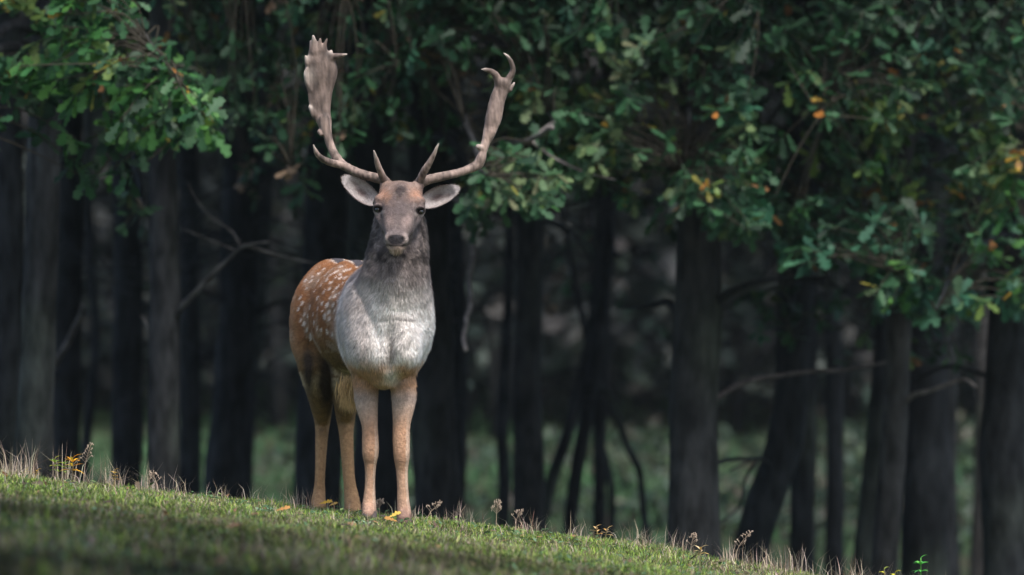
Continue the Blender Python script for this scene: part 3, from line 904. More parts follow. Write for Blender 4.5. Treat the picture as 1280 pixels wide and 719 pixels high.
    # picture-left antler
    antler(
        chains=[
            [(482, 229, 20.235, 6.8), (479, 225, 20.235, 6.6), (470, 222.5, 20.24, 6.0), (455, 218.5, 20.25, 5.6), (440, 212.5, 20.27, 5.4), (428, 206, 20.29, 5.6), (421, 199, 20.30, 6.2)],
            [(481, 227, 20.225, 5.0), (474.5, 212, 20.19, 4.0), (470.5, 200, 20.165, 3.0), (467.3, 188.5, 20.15, 1.1)],
            [(428, 206.5, 20.28, 5.0), (414, 203.5, 20.25, 4.6), (402, 198, 20.215, 3.8), (395, 190, 20.19, 2.8), (391.8, 181, 20.18, 1.1)],
            [(421, 199, 20.30, 6.0), (414, 184, 20.31, 5.2), (409, 168, 20.315, 5.8), (405, 150, 20.32, 7.5)],
            [(391, 75, 20.33, 4.0), (384.5, 79, 20.325, 2.6), (382.3, 70.5, 20.32, 1.2)],
            [(389, 112, 20.33, 3.5), (383.5, 103, 20.325, 2.4), (381.8, 92, 20.32, 2.2), (383.2, 86.5, 20.32, 1.0)],
            [(393, 143, 20.325, 4.0), (387, 134, 20.32, 1.4)],
            [(394, 64, 20.33, 5.5), (393, 55, 20.33, 4.2), (391.5, 45.5, 20.32, 1.6)], [(399, 62, 20.33, 4.5), (400.3, 49, 20.32, 1.4)], [(403, 63, 20.33, 4.0), (408.8, 48.8, 20.32, 1.0)],
            [(390.5, 64, 20.33, 3.5), (388.3, 52, 20.33, 1.5)],
            [(412, 72, 20.33, 3.0), (414, 64.5, 20.33, 1.5)], [(412, 74, 20.33, 4.0), (418, 71, 20.325, 4.2), (426, 69.5, 20.31, 2.8), (433.5, 68, 20.30, 1.1)],
            [(400, 165, 20.315, 3.5), (401.5, 168, 20.31, 2.6)],
        ],
        flats=[
            ([(405, 152, 20.32, 9.0), (400.5, 134, 20.325, 12.8), (400, 112, 20.33, 16.2), (401.8, 94, 20.33, 19.0), (400.5, 82, 20.33, 18.0)], .30),
            ([(402, 84, 20.33, 16.5), (399, 73, 20.33, 12.5), (397.5, 64.5, 20.33, 9.6)], .30),
        ],
        tips=[(382, 71, 5), (382, 94, 9), (387, 134, 4), (434, 68, 4), (414, 64, 3), (392, 181, 5), (467.5, 189, 7), (392, 45, 6)],
        lo=P(372, 240, 20.2) * np.array([1, 0, 1]) + np.array([0, 20.11, 0]), hi=P(494, 34, 20.3) * np.array([1, 0, 1]) + np.array([0, 20.42, 0]), Yc=20.33)
    # picture-right antler, its palm seen nearly edge on
    antler(
        chains=[
            [(524, 230.5, 20.235, 6.8), (528, 227.5, 20.235, 6.6), (538, 224, 20.24, 6.0), (553, 220.5, 20.25, 5.6), (570, 217, 20.27, 5.2), (584, 212.5, 20.285, 5.4), (596, 206.5, 20.30, 6.4), (601, 199, 20.30, 6.4), (603.5, 189, 20.305, 5.4), (608, 176, 20.31, 5.8), (612, 165, 20.31, 7.0)],
            [(523.5, 228, 20.225, 5.0), (531, 213, 20.19, 4.6), (539.5, 199, 20.165, 3.5), (548.3, 179.8, 20.15, 1.1)],
            [(603, 187, 20.30, 3.5), (598, 183.5, 20.29, 3.4)],
            [(624, 106, 20.33, 5.0), (620, 95, 20.325, 4.8), (614, 89.5, 20.315, 3.5), (608.5, 87.6, 20.305, 2.6), (602.3, 86.8, 20.30, 1.0)],
            [(632, 108, 20.33, 4.6), (637, 97, 20.33, 4.5), (641, 88.5, 20.325, 3.5), (639.5, 79, 20.315, 3.0), (635.5, 71.5, 20.305, 2.2), (630, 66.8, 20.30, 1.0)],
            [(637, 112, 20.34, 3.6), (642.5, 104, 20.345, 1.5)], [(639, 95, 20.335, 3.5), (643, 91, 20.34, 1.2)],
            [(600, 206, 20.31, 4.5), (602, 203, 20.33, 4.0)],
        ],
        flats=[
            ([(610.5, 170, 20.31, 6.5), (614.5, 156, 20.315, 9.3), (618, 143, 20.32, 10.3), (621.5, 126, 20.33, 9.8), (626.5, 112, 20.335, 9.4), (628, 105, 20.33, 8.0)], .8),
            ([(618, 154, 20.33, 6.5), (622, 146, 20.34, 6.0), (624, 135, 20.35, 5.0)], .8),
        ],
        tips=[(630, 67, 7), (602, 87, 5), (548, 180, 9), (643, 104, 4), (598, 183, 4)],
        lo=P(512, 241, 20.2) * np.array([1, 0, 1]) + np.array([0, 20.11, 0]), hi=P(653, 56, 20.3) * np.array([1, 0, 1]) + np.array([0, 20.44, 0]), Yc=20.33)

    # ---- hooves: two toes each
    for (hx, hy, hY, r) in ((462, 647, 20.285, .0150), (505, 655, 20.245, .0158), (398, 638, 21.115, .0150), (441, 646, 21.00, .0158)):
        c0 = P(hx, hy, hY)
        fh = Field(c0 - .07, c0 + .07, .0035)
        for sx in (-1, 1):
            fh.cap(c0 + np.array([sx * r * .75, .018, .012]), c0 + np.array([sx * r * .95, -.022, -.012]), r, r * .62, k=.004)
        VH, FH = fh.surface()
        NH = vert_normals(VH, FH)
        if np.mean(np.sum(NH * (VH - VH.mean(0)), 1)) < 0: FH = FH[:, ::-1]
        link("hoof", mesh_np("hoof", VH, FH, np.tile([.06, .045, .04], (len(VH), 1))), M_horn, deer)

    # ---- golden brush of hair under the belly
    n = 700
    c0 = P(436, 480, 20.62)
    root = c0 + rng.normal(size=(n, 3)) * np.array([.012, .03, .012])
    d = np.array([-.10, -.05, -1.0]) + .16 * rng.normal(size=(n, 3)); d /= np.linalg.norm(d, axis=1)[:, None]
    L = rng.uniform(.05, .10, n)
    s = np.cross(d, [0, 1, 0]); s /= np.linalg.norm(s, axis=1)[:, None]
    wv = .0016
    mid = root + d * (L * .5)[:, None]; tip = root + d * L[:, None] + np.array([.012, 0, 0])
    VV = np.stack([root - s * wv, root + s * wv, mid - s * wv * .8, mid + s * wv * .8, tip], 1).reshape(-1, 3)
    F0 = np.array([[0, 1, 3], [0, 3, 2], [2, 3, 4]])
    FF = (F0[None] + (np.arange(n) * 5)[:, None, None]).reshape(-1, 3)
    cc = np.repeat((np.array([.55, .36, .17]) * rng.uniform(.6, 1.3, (n, 1)))[:, None], 5, 1).reshape(-1, 3)
    o = link("belly_tuft", mesh_np("belly_tuft", VV, FF, cc), M_fur, deer)
    o['kind'] = 'stuff'
    # ---- tail, hanging behind the rump
    tp = catmull([P(416, 352, 21.42), P(415, 375, 21.47), P(414, 420, 21.47), P(414, 450, 21.45)], 12)
    v, f = tube(tp, np.interp(np.linspace(0, 1, 12), [0, .4, 1], [.022, .026, .006]), 10)
    link("tail", mesh_np("tail", v, f, np.tile([.05, .045, .045], (len(v), 1))), M_skin, deer)
build_deer()
#DEER_END

# ------------------------------------------------------------------ leaves
def oak_leaf(seed):
    r = random.Random(seed)
    t = [0.0, .16, .27, .42, .53, .68, .78, .90, 1.0]
    hw = [.015, .10, .045, .19, .09, .24, .13, .16, .0]
    mid_t = [0.0, .25, .5, .75, 1.0]
    V = []; F = []
    for m in mid_t:
        V.append((0, m, -.06 * m * m + .02))
    def side(sg):
        ids = []
        for a, b in zip(t[1:-1], hw[1:-1]):
            b = b * r.uniform(.85, 1.15)
            ids.append(len(V)); V.append((sg * b, a + (.05 if b > .09 else -.01), .22 * b - .06 * a * a + r.uniform(-.015, .015)))
        near = [0, 1, 1, 2, 2, 3, 3]
        prev_o = None
        for k, (i, mdx) in enumerate(zip(ids, near)):
            if k == 0:
                F.append((0, i, 1) if sg > 0 else (0, 1, i))
                prev = (i, 1)
            else:
                pi, pm = prev
                cm = min(4, max(pm, 1 + k // 2))
                if cm != pm:
                    F.append((pm, pi, cm) if sg > 0 else (pm, cm, pi))
                F.append((cm, pi, i) if sg > 0 else (cm, i, pi))
                prev = (i, cm)
        pi, pm = prev
        F.append((pm, pi, 4) if sg > 0 else (pm, 4, pi))
    side(1); side(-1)
    return np.array(V, float), np.array(F, int)
LEAVES = [oak_leaf(s) for s in (1, 2, 3)]
SIMPLE = (np.array([(0, 0, 0), (.26, .5, .05), (0, 1, -.05), (-.26, .5, .05)], float), np.array([(0, 1, 2), (0, 2, 3)]))

PAL = {
    'bright': ([(.055, .17, .040), (.09, .22, .045), (.035, .12, .035), (.15, .24, .04)], (5, 3, 4, .7)),
    'mid':    ([(.045, .13, .055), (.065, .17, .07), (.03, .085, .04), (.11, .17, .05)], (5, 3, 4, .7)),
    'pale':   ([(.12, .19, .085), (.19, .24, .10), (.06, .13, .055), (.24, .22, .12)], (4, 3, 3, 1.0)),
    'olive':  ([(.09, .16, .05), (.15, .21, .045), (.04, .10, .04), (.30, .24, .04)], (4, 3, 3, .6)),
    'teal':   ([(.045, .15, .085), (.08, .20, .11), (.03, .10, .06), (.10, .18, .08)], (5, 2, 3, .6)),
    'dark':   ([(.025, .065, .03), (.035, .09, .04), (.02, .05, .025), (.07, .08, .03)], (5, 3, 4, .5)),
    'autumn': ([(.45, .28, .03), (.40, .16, .03), (.28, .14, .06), (.35, .32, .05)], (3, 2, 2, 2)),
    'brown':  ([(.22, .15, .10), (.30, .21, .14), (.16, .12, .09)], (1, 1, 1)),
}
# a fixed table of leaf meshes: (palette colour, leaf shape) pairs, shared by all single-leaf objects
for _k, _f in (('bright', .85), ('mid', .68), ('pale', .75), ('olive', .75), ('teal', .72), ('dark', .7), ('autumn', .75), ('brown', .7)):
    PAL[_k] = ([tuple(np.array(c) * _f * ((1, 1, 1) if _k in ('autumn', 'brown') else (.72, .84, .82))) for c in PAL[_k][0]], PAL[_k][1])
LEAF_MESH = {}
def leaf_mesh(key, ci, si):
    k = (key, ci, si)
    if k not in LEAF_MESH:
        V, F = LEAVES[si]
        col = np.tile(np.array(PAL[key][0][ci]), (len(V), 1))
        me = mesh_np("leaf", V, F, col); me.materials.append(M_leaf)
        LEAF_MESH[k] = me
    return LEAF_MESH[k]

def inpoly(x, y, poly):
    x = np.asarray(x); y = np.asarray(y); c = np.zeros(x.shape, bool)
    j = len(poly) - 1
    for i in range(len(poly)):
        xi, yi = poly[i]; xj, yj = poly[j]
        m = ((yi > y) != (yj > y)) & (x < (xj - xi) * (y - yi) / (yj - yi + 1e-12) + xi)
        c ^= m; j = i
    return c

# ------------------------------------------------------------------ the trees
TREES = []
def Vx(a): return np.asarray(a, float)

class Tree:
    def __init__(s, name, label, pts, Y, w, col=(.045, .042, .040), top=7.0, ylean=0.0, flare=1.45, branches=(), crown=None, group=None):
        """pts: picture positions of the trunk from the bottom up; w: width in picture pixels"""
        s.Y = Y; s.sprigs = []; s.label = label; s.col = Vx(col); s.top = top; s.crown = crown
        rng = np.random.default_rng(len(TREES) + 100); s.rng = rng
        P3 = [at(px, py, Y) for px, py in pts]
        # down to the soil
        b = P3[0]; d = P3[0] - P3[1]; d /= np.linalg.norm(d) + 1e-9
        g = float(gh(b[0], b[1])) - .12
        if d[2] < 0 and b[2] > g:
            b2 = b + d * min(2.0, (b[2] - g) / max(-d[2], .2)) ; b2[2] = g
            P3 = [b2] + P3
        s.root = P3[0].copy(); s.root[2] = float(gh(s.root[0], s.root[1]))
        # up into the crown
        d = P3[-1] - P3[-2]; d /= np.linalg.norm(d); d = d * .5 + np.array([0, 0, .5]); d /= np.linalg.norm(d)
        t = P3[-1]
        while t[2] < top - .1:
            t = t + d * 1.1 + np.array([rng.uniform(-.07, .07), rng.uniform(-.1, .1), 0]); P3.append(t.copy())
            d = d * .8 + np.array([0, 0, .2])
        P3 = np.array(P3)
        n = 64
        s.path = catmull(P3, n)
        s.path[:, 0] += .012 * vnoise(s.path, 1.4, len(TREES)); 
        r0 = w / 2 * Y / FPX
        z = s.path[:, 2]; zb = s.root[2]
        zr = np.clip((z - .3) / (top - .3), 0, 1)
        R = r0 * (1.0 - .72 * zr ** 1.2)
        R *= 1 + (flare - 1) * np.exp(-np.clip(z - zb, 0, None) / .35)
        s.R = R; s.r0 = r0
        s.root_e = empty(name, s.root, label, "tree", group)
        V, F = tube(s.path, R, 22 if w > 20 else 12, rough=.10, seed=len(TREES), ridges=.07)
        cc = s.col * (1 + .35 * vnoise(V * np.array([1, 1, .5]), 14, 5))[:, None] * (1 + .35 * vnoise(V, 4, 6))[:, None]
        # greenish lichen film in patches
        li = sstep(.1, .7, vnoise(V, 2.3, 8))[:, None] * .35
        cc = cc * (1 - li) + np.array([.05, .062, .045]) * li
        link("trunk", mesh_np("trunk", V, F, cc), M_bark, s.root_e)
        for bp in branches:
            s.branch(*bp)
        TREES.append(s)
    def branch(s, pts, w0, w1=None, col=None, name="branch", dy=0.0, forks=()):
        """pts picture positions; starts on the trunk; dy: depth drift"""
        n = len(pts)
        yy = [s.Y + dy * i / max(1, n - 1) for i in range(n)]
        P3 = np.array([at(px, py, y) for (px, py), y in zip(pts, yy)])
        w1 = w1 if w1 is not None else max(1.2, w0 * .3)
        k = 10 + 6 * n
        path = catmull(P3, k)
        path += .010 * np.stack([vnoise(path, 6, 1), vnoise(path, 6, 2), vnoise(path, 6, 3)], -1) * np.linspace(0, 1, k)[:, None]
        R = np.linspace(w0, w1, k) / 2 * s.Y / FPX
        mb = MB()
        col = s.col if col is None else Vx(col)
        V, F = tube(path, R, 9, rough=.15, seed=int(pts[0][0]))
        mb.add(V, F, col * (1 + .3 * vnoise(V, 14, 7))[:, None])
        for fk in forks:
            fp = np.array([at(px, py, s.Y + dy * .7) for px, py in fk[0]])
            fp[0] = path[np.argmin(np.linalg.norm(path - fp[0], axis=1))]
            p2 = catmull(fp, 14)
            V, F = tube(p2, np.linspace(fk[1], max(.9, fk[1] * .35), 14) / 2 * s.Y / FPX, 7, rough=.12)
            mb.add(V, F, col * (1 + .3 * vnoise(V, 14, 7))[:, None])
        return link(name, mb.mesh(name), M_bark, s.root_e)

GREY = (.033, .034, .035); DK = (.017, .019, .021); MID = (.030, .031, .033); DEAD = (.13, .115, .11)
Tree("oak_tree", "dark trunk at the very left edge of the wood", [(6, 640), (8, 400), (10, 150), (8, 0)], 28.5, 40, DK)
T_L = Tree("oak_tree", "grey barked trunk under the bright leafy bough, second from the left edge", [(44, 600), (47, 450), (52, 300), (56, 120), (58, 0)], 27, 45, GREY)
Tree("oak_tree", "black trunk with a pale broken limb stub leaning up its right side", [(78, 610), (82, 450), (86, 300), (88, 0)], 32, 40, DK,
     branches=[([(58, 478), (70, 452), (88, 422), (101, 392), (104, 382)], 9, 5, DEAD, "dead_limb", -1.2)])
Tree("sapling", "thin crooked dark sapling between two black trunks at left", [(107, 600), (112, 520), (117, 470), (118, 400), (112, 300), (110, 180), (112, 60)], 36, 12, DK, top=5)
Tree("oak_tree", "slim dark trunk swelling at its foot, left of the grey forked trunk", [(157, 620), (160, 480), (160, 350), (156, 200), (150, 0)], 33, 37, DK)
Tree("oak_tree", "grey trunk with a long bare branch rising to the right", [(204, 630), (205, 500), (206, 380), (204, 200), (206, 0)], 28, 40, MID,
     branches=[([(214, 405), (226, 386), (248, 362), (280, 330), (304, 308), (335, 303)], 10, 2.5, (.06, .058, .058), "branch", -.4,
                (([(304, 308), (290, 290), (262, 270), (246, 250), (234, 228)], 4), ([(318, 306), (350, 320), (388, 328), (420, 330)], 4), ([(246, 250), (225, 285)], 2.5))),
               ([(204, 430), (192, 420), (183, 404), (176, 395)], 6, 2, (.09, .085, .085))])
Tree("oak_tree", "black trunk close behind the grey forked trunk", [(236, 640), (238, 500), (236, 300), (232, 0)], 37, 27, DK)
Tree("oak_tree", "broad black trunk leaning to the right, halfway between the left edge and the deer", [(283, 650), (288, 520), (298, 400), (302, 260), (300, 0)], 34, 50, DK,
     branches=[([(318, 395), (345, 380), (372, 372)], 6, 2, DK)])
Tree("oak_tree", "dark trunk leaning right beside the broad black one", [(300, 640), (306, 520), (318, 400), (328, 250), (336, 0)], 38, 26, DK)
Tree("oak_tree", "wide black trunk standing right behind the hind legs of the deer", [(392, 680), (398, 560), (404, 400), (410, 200), (412, 0)], 31, 56, DK)
Tree("oak_tree", "black trunk behind the front legs and chest of the deer", [(470, 690), (474, 560), (470, 400), (462, 200), (460, 0)], 33, 62, DK)
T_C = Tree("oak_tree", "thick black trunk just right of the deer, below the hanging dead twig", [(545, 700), (543, 560), (540, 400), (536, 200), (530, 0)], 30, 56, (.022, .023, .025),
     branches=[([(560, 200), (590, 186), (620, 178), (650, 178), (672, 171), (690, 160)], 6, 5, (.17, .15, .145), "dead_limb", -4.9,
                (([(672, 171), (684, 158), (694, 152)], 4), ([(655, 177), (690, 196), (730, 215), (770, 225)], 4))),
               ([(556, 240), (586, 262), (589, 285), (591, 320), (586, 352), (588, 382), (581, 408), (580, 437)], 6.5, 4.5, (.22, .195, .185), "hanging_twig", -2.4)])
Tree("oak_tree", "dark trunk tight against the right side of the thick black one", [(566, 690), (568, 560), (570, 400), (568, 200), (566, 0)], 36, 26, DK)
Tree("sapling", "thin crooked sapling standing alone right of the thick black trunk", [(627, 680), (630, 600), (627, 540), (632, 440), (636, 330), (634, 200)], 36, 15, DK, top=5)
Tree("oak_tree", "straight slim trunk with a flared foot, beside a thin leaning stem", [(659, 700), (661, 600), (660, 480), (662, 340), (660, 180), (658, 0)], 33, 36, (.024, .025, .026), flare=1.7)
Tree("sapling", "thin stem leaning right across the gap beside the slim flared trunk", [(681, 640), (694, 590), (710, 545), (727, 480), (742, 400), (752, 300)], 35, 15, DK, top=4)
Tree("sapling", "dark stem slanting up to the right in the middle of the open gap", [(711, 690), (716, 620), (728, 540), (738, 480), (752, 380), (764, 270)], 34.5, 17, DK, top=4.5)
Tree("sapling", "upright thin stem in the gap, nearest the bent twig", [(750, 690), (751, 600), (750, 500), (756, 400), (750, 260)], 36.5, 16, DK, top=4.5)
Tree("sapling", "bent wiry stem curving down to the right before the big trunk", [(813, 690), (806, 640), (800, 590), (785, 560), (771, 520), (758, 490), (742, 462)], 35.5, 9, DK, top=2.4)
Tree("sapling", "short wiry stem close by the upright thin one", [(763, 690), (765, 640), (762, 600), (748, 540), (742, 500)], 37, 9, DK, top=2.2)
T_R = Tree("oak_tree", "biggest dark trunk of the wood with a widening foot, right of the middle", [(866, 720), (867, 620), (869, 500), (871, 400), (874, 260), (876, 0)], 28, 62, (.023, .024, .025), flare=1.9,
     branches=[([(845, 388), (834, 378), (822, 380), (800, 384), (770, 384)], 12, 3, DK, "branch", .6),
               ([(890, 380), (915, 364), (950, 352), (1000, 348), (1040, 344)], 13, 3, DK, "branch", -.5),
               ([(893, 500), (930, 478), (985, 468), (1050, 462), (1108, 453)], 8, 4, (.06, .052, .050), "branch", .8),
               ([(893, 580), (915, 574), (945, 573), (960, 578)], 6, 4, DK, "branch", 2.0, (([(928, 574), (931, 600), (926, 630), (905, 650), (893, 652)], 5), ([(893, 590), (912, 588), (926, 582)], 3)))])
Tree("oak_tree", "dark trunk leaning steeply to the right, beside the biggest trunk", [(928, 730), (946, 660), (966, 600), (982, 540), (990, 460), (996, 300), (1000, 0)], 31, 44, DK)
Tree("oak_tree", "straight black trunk rising out of the leaning one", [(1004, 720), (1005, 600), (1006, 450), (1010, 300), (1010, 0)], 33, 30, DK)
Tree("oak_tree", "slender dark trunk between the leaning one and the grey lit one", [(1042, 730), (1044, 600), (1042, 450), (1038, 300), (1036, 0)], 36, 22, DK)
Tree("oak_tree", "dark trunk leaning in behind the grey lit one", [(1078, 740), (1088, 640), (1102, 520), (1110, 380), (1112, 200), (1110, 0)], 32, 34, DK)
T_R2 = Tree("oak_tree", "grey lit trunk at right with a short pale branch reaching right", [(1103, 740), (1110, 640), (1119, 520), (1124, 400), (1128, 200), (1130, 0)], 29, 32, (.036, .036, .036),
     branches=[([(1130, 505), (1142, 494), (1160, 489), (1184, 481), (1204, 475), (1220, 483)], 7, 3, DEAD, "branch", -.3)])
Tree("oak_tree", "broad black trunk right of the grey lit one", [(1158, 740), (1157, 600), (1157, 450), (1160, 250), (1160, 0)], 33, 56, DK)
Tree("oak_tree", "narrow black trunk at the left side of the pale gap near the right edge", [(1186, 740), (1184, 600), (1184, 450), (1186, 250), (1190, 0)], 37, 26, DK)
T_E = Tree("oak_tree", "wide black trunk cut by the right edge of the view", [(1260, 750), (1257, 600), (1260, 450), (1262, 250), (1260, 0)], 29.5, 60, DK,
     branches=[([(1236, 470), (1190, 458), (1150, 470), (1112, 486)], 7, 3, DK, "branch", .5)])
Tree("oak_tree", "slim pale trunk half hidden at the left of the wide black edge trunk", [(1222, 740), (1226, 560), (1226, 400), (1228, 200), (1230, 0)], 39, 18, (.035, .033, .032))

# ------------------------------------------------------------------ leafy boughs
def sprig_field(tree, poly, n, Yr, pal_fn, thin=0.0, seed=0, size=(.068, .116), keep_singles=300, per=(6, 10), hole=0.55):
    rng = np.random.default_rng(seed)
    xs = [p[0] for p in poly]; ys = [p[1] for p in poly]
    out = []
    while len(out) < n:
        px = rng.uniform(min(xs), max(xs), 400); py = rng.uniform(min(ys), max(ys), 400)
        ok = inpoly(px, py, poly)
        d = vnoise(np.stack([px / 62, py / 48, 0 * px + seed], -1), 1.0, 13) + .4 * vnoise(np.stack([px / 24, py / 20, 0 * px + seed], -1), 1.0, 14)
        ok &= rng.random(400) < np.clip(.5 + hole * d * 1.6, .03, 1)
        for a, b in zip(px[ok], py[ok]):
            out.append((a, b, rng.uniform(*Yr)))
    out = out[:n]
    for (a, b, Y) in out:
        tree.sprigs.append((a, b, Y, pal_fn(a, b, rng), rng.integers(per[0], per[1] + 1), rng.uniform(*size)))

def choice(rng, opts):
    r = rng.random() * sum(w for _, w in opts)
    for k, w in opts:
        r -= w
        if r <= 0: return k
    return opts[-1][0]

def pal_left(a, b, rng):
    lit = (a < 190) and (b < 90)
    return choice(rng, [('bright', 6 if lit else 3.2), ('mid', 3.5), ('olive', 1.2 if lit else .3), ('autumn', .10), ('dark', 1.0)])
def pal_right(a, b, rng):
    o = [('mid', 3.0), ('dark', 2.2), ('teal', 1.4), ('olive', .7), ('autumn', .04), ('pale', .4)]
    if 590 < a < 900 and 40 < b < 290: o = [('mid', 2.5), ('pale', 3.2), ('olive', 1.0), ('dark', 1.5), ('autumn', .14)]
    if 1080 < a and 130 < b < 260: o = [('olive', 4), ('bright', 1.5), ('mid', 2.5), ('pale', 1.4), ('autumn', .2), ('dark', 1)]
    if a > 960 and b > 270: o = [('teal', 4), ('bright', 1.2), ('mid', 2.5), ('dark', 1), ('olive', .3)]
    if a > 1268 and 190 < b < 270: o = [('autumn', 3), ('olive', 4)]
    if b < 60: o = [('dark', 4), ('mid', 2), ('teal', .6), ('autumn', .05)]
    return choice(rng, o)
def pal_mid(a, b, rng):
    return choice(rng, [('dark', 2.5), ('mid', 4), ('pale', .7), ('autumn', .3), ('brown', .5), ('teal', 1.6)])

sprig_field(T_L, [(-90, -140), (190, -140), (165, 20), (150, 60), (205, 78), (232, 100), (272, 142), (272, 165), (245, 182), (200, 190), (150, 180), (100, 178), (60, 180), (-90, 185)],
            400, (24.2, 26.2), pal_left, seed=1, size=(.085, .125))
sprig_field(T_L, [(95, 195), (155, 200), (165, 222), (135, 245), (105, 240)], 7, (25, 25.6), pal_left, seed=2, per=(4, 6))
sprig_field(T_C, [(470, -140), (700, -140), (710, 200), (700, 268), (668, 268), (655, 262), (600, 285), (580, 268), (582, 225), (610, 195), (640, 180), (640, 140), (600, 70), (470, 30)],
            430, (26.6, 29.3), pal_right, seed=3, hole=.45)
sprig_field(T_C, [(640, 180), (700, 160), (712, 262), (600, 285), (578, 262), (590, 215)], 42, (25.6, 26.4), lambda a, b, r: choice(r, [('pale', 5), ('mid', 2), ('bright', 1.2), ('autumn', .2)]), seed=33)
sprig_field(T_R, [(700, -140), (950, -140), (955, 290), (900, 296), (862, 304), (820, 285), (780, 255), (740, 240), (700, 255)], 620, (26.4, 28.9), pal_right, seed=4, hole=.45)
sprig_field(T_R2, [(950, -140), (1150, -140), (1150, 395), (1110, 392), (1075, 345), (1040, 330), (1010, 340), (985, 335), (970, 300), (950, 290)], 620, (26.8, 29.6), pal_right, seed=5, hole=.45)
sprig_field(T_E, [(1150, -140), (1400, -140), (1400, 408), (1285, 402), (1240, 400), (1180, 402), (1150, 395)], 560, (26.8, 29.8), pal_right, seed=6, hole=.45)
# dim sparse boughs further in
dim = [(T, None) for T in TREES if T not in (T_L, T_C, T_R, T_R2, T_E) and T.r0 * FPX / T.Y > 10]
def dead_twigs(T, n):
    rng = T.rng; mb = MB()
    zlo, zhi = CAMZ - .1, 2.7
    for _ in range(n):
        z = zlo + (zhi - zlo) * rng.random() ** .7
        i = int(np.argmin(np.abs(T.path[:, 2] - z)))
        a = rng.uniform(0, 6.283); L = rng.uniform(.35, 1.25)
        d = np.array([math.cos(a), .6 * math.sin(a), 0])
        up = rng.uniform(-.35, .3)
        p0 = T.path[i]; p1 = p0 + d * L * .5 + np.array([0, 0, up * L * .6]); p2 = p0 + d * L + np.array([0, 0, (up - .25) * L])
        pth = catmull([p0, p1 + rng.normal(size=3) * .04, p2], 12)
        pth += .02 * np.stack([vnoise(pth, 5, 1), vnoise(pth, 5, 2), vnoise(pth, 5, 3)], -1) * np.linspace(0, 1, 12)[:, None]
        V, F = tube(pth, np.linspace(rng.uniform(.005, .012), .002, 12), 5); mb.add(V, F, T.col * rng.uniform(.8, 2.0))
        for _k in range(int(rng.integers(2, 6))):
            q = pth[rng.integers(3, 12)]; e = q + d * rng.uniform(.05, .3) + rng.normal(size=3) * .12
            V, F = tube(catmull([q, (q + e) / 2 + rng.normal(size=3) * .02, e], 5), np.linspace(.0035, .0012, 5), 4); mb.add(V, F, T.col * rng.uniform(.8, 2.2))
    o = link("dead_twigs", mb.mesh("dead_twigs"), M_bark, T.root_e); o['kind'] = 'stuff'
for T in TREES:
    if T.Y > 30.0: dead_twigs(T, 28 if T.r0 * 2 * FPX / T.Y > 20 else 7)

def near_tree(px, pool): return min(pool, key=lambda T: abs(T.path[40, 0] * FPX / T.Y + 640 - px))
pool = [t for t, _ in dim]
rng_m = np.random.default_rng(77)
for (poly, n, Yr) in (([(190, -120), (600, -120), (600, 150), (560, 200), (470, 170), (380, 240), (340, 190), (270, 150), (190, 60)], 470, (26.8, 30)),
                      ([(600, -120), (1340, -120), (1340, 380), (1080, 330), (900, 270), (640, 230)], 420, (29.2, 31.5)),
                      ([(280, 190), (400, 190), (400, 270), (330, 280), (290, 240)], 9, (29, 30)),
                      ([(140, 240), (200, 240), (195, 300), (150, 290)], 4, (27, 28)),
                      ([(900, 340), (1200, 410), (1240, 450), (1100, 470), (960, 430)], 26, (29, 31)),
                      ([(600, 290), (860, 300), (860, 420), (640, 430)], 16, (36, 38))):
    k = 0
    while k < n:
        a = rng_m.uniform(min(p[0] for p in poly), max(p[0] for p in poly)); b = rng_m.uniform(min(p[1] for p in poly), max(p[1] for p in poly))
        if not inpoly(np.array([a]), np.array([b]), poly)[0]: continue
        k += 1
        near_tree(a, pool).sprigs.append((a, b, rng_m.uniform(*Yr), pal_mid(a, b, rng_m), rng_m.integers(5, 10), rng_m.uniform(.06, .10)))

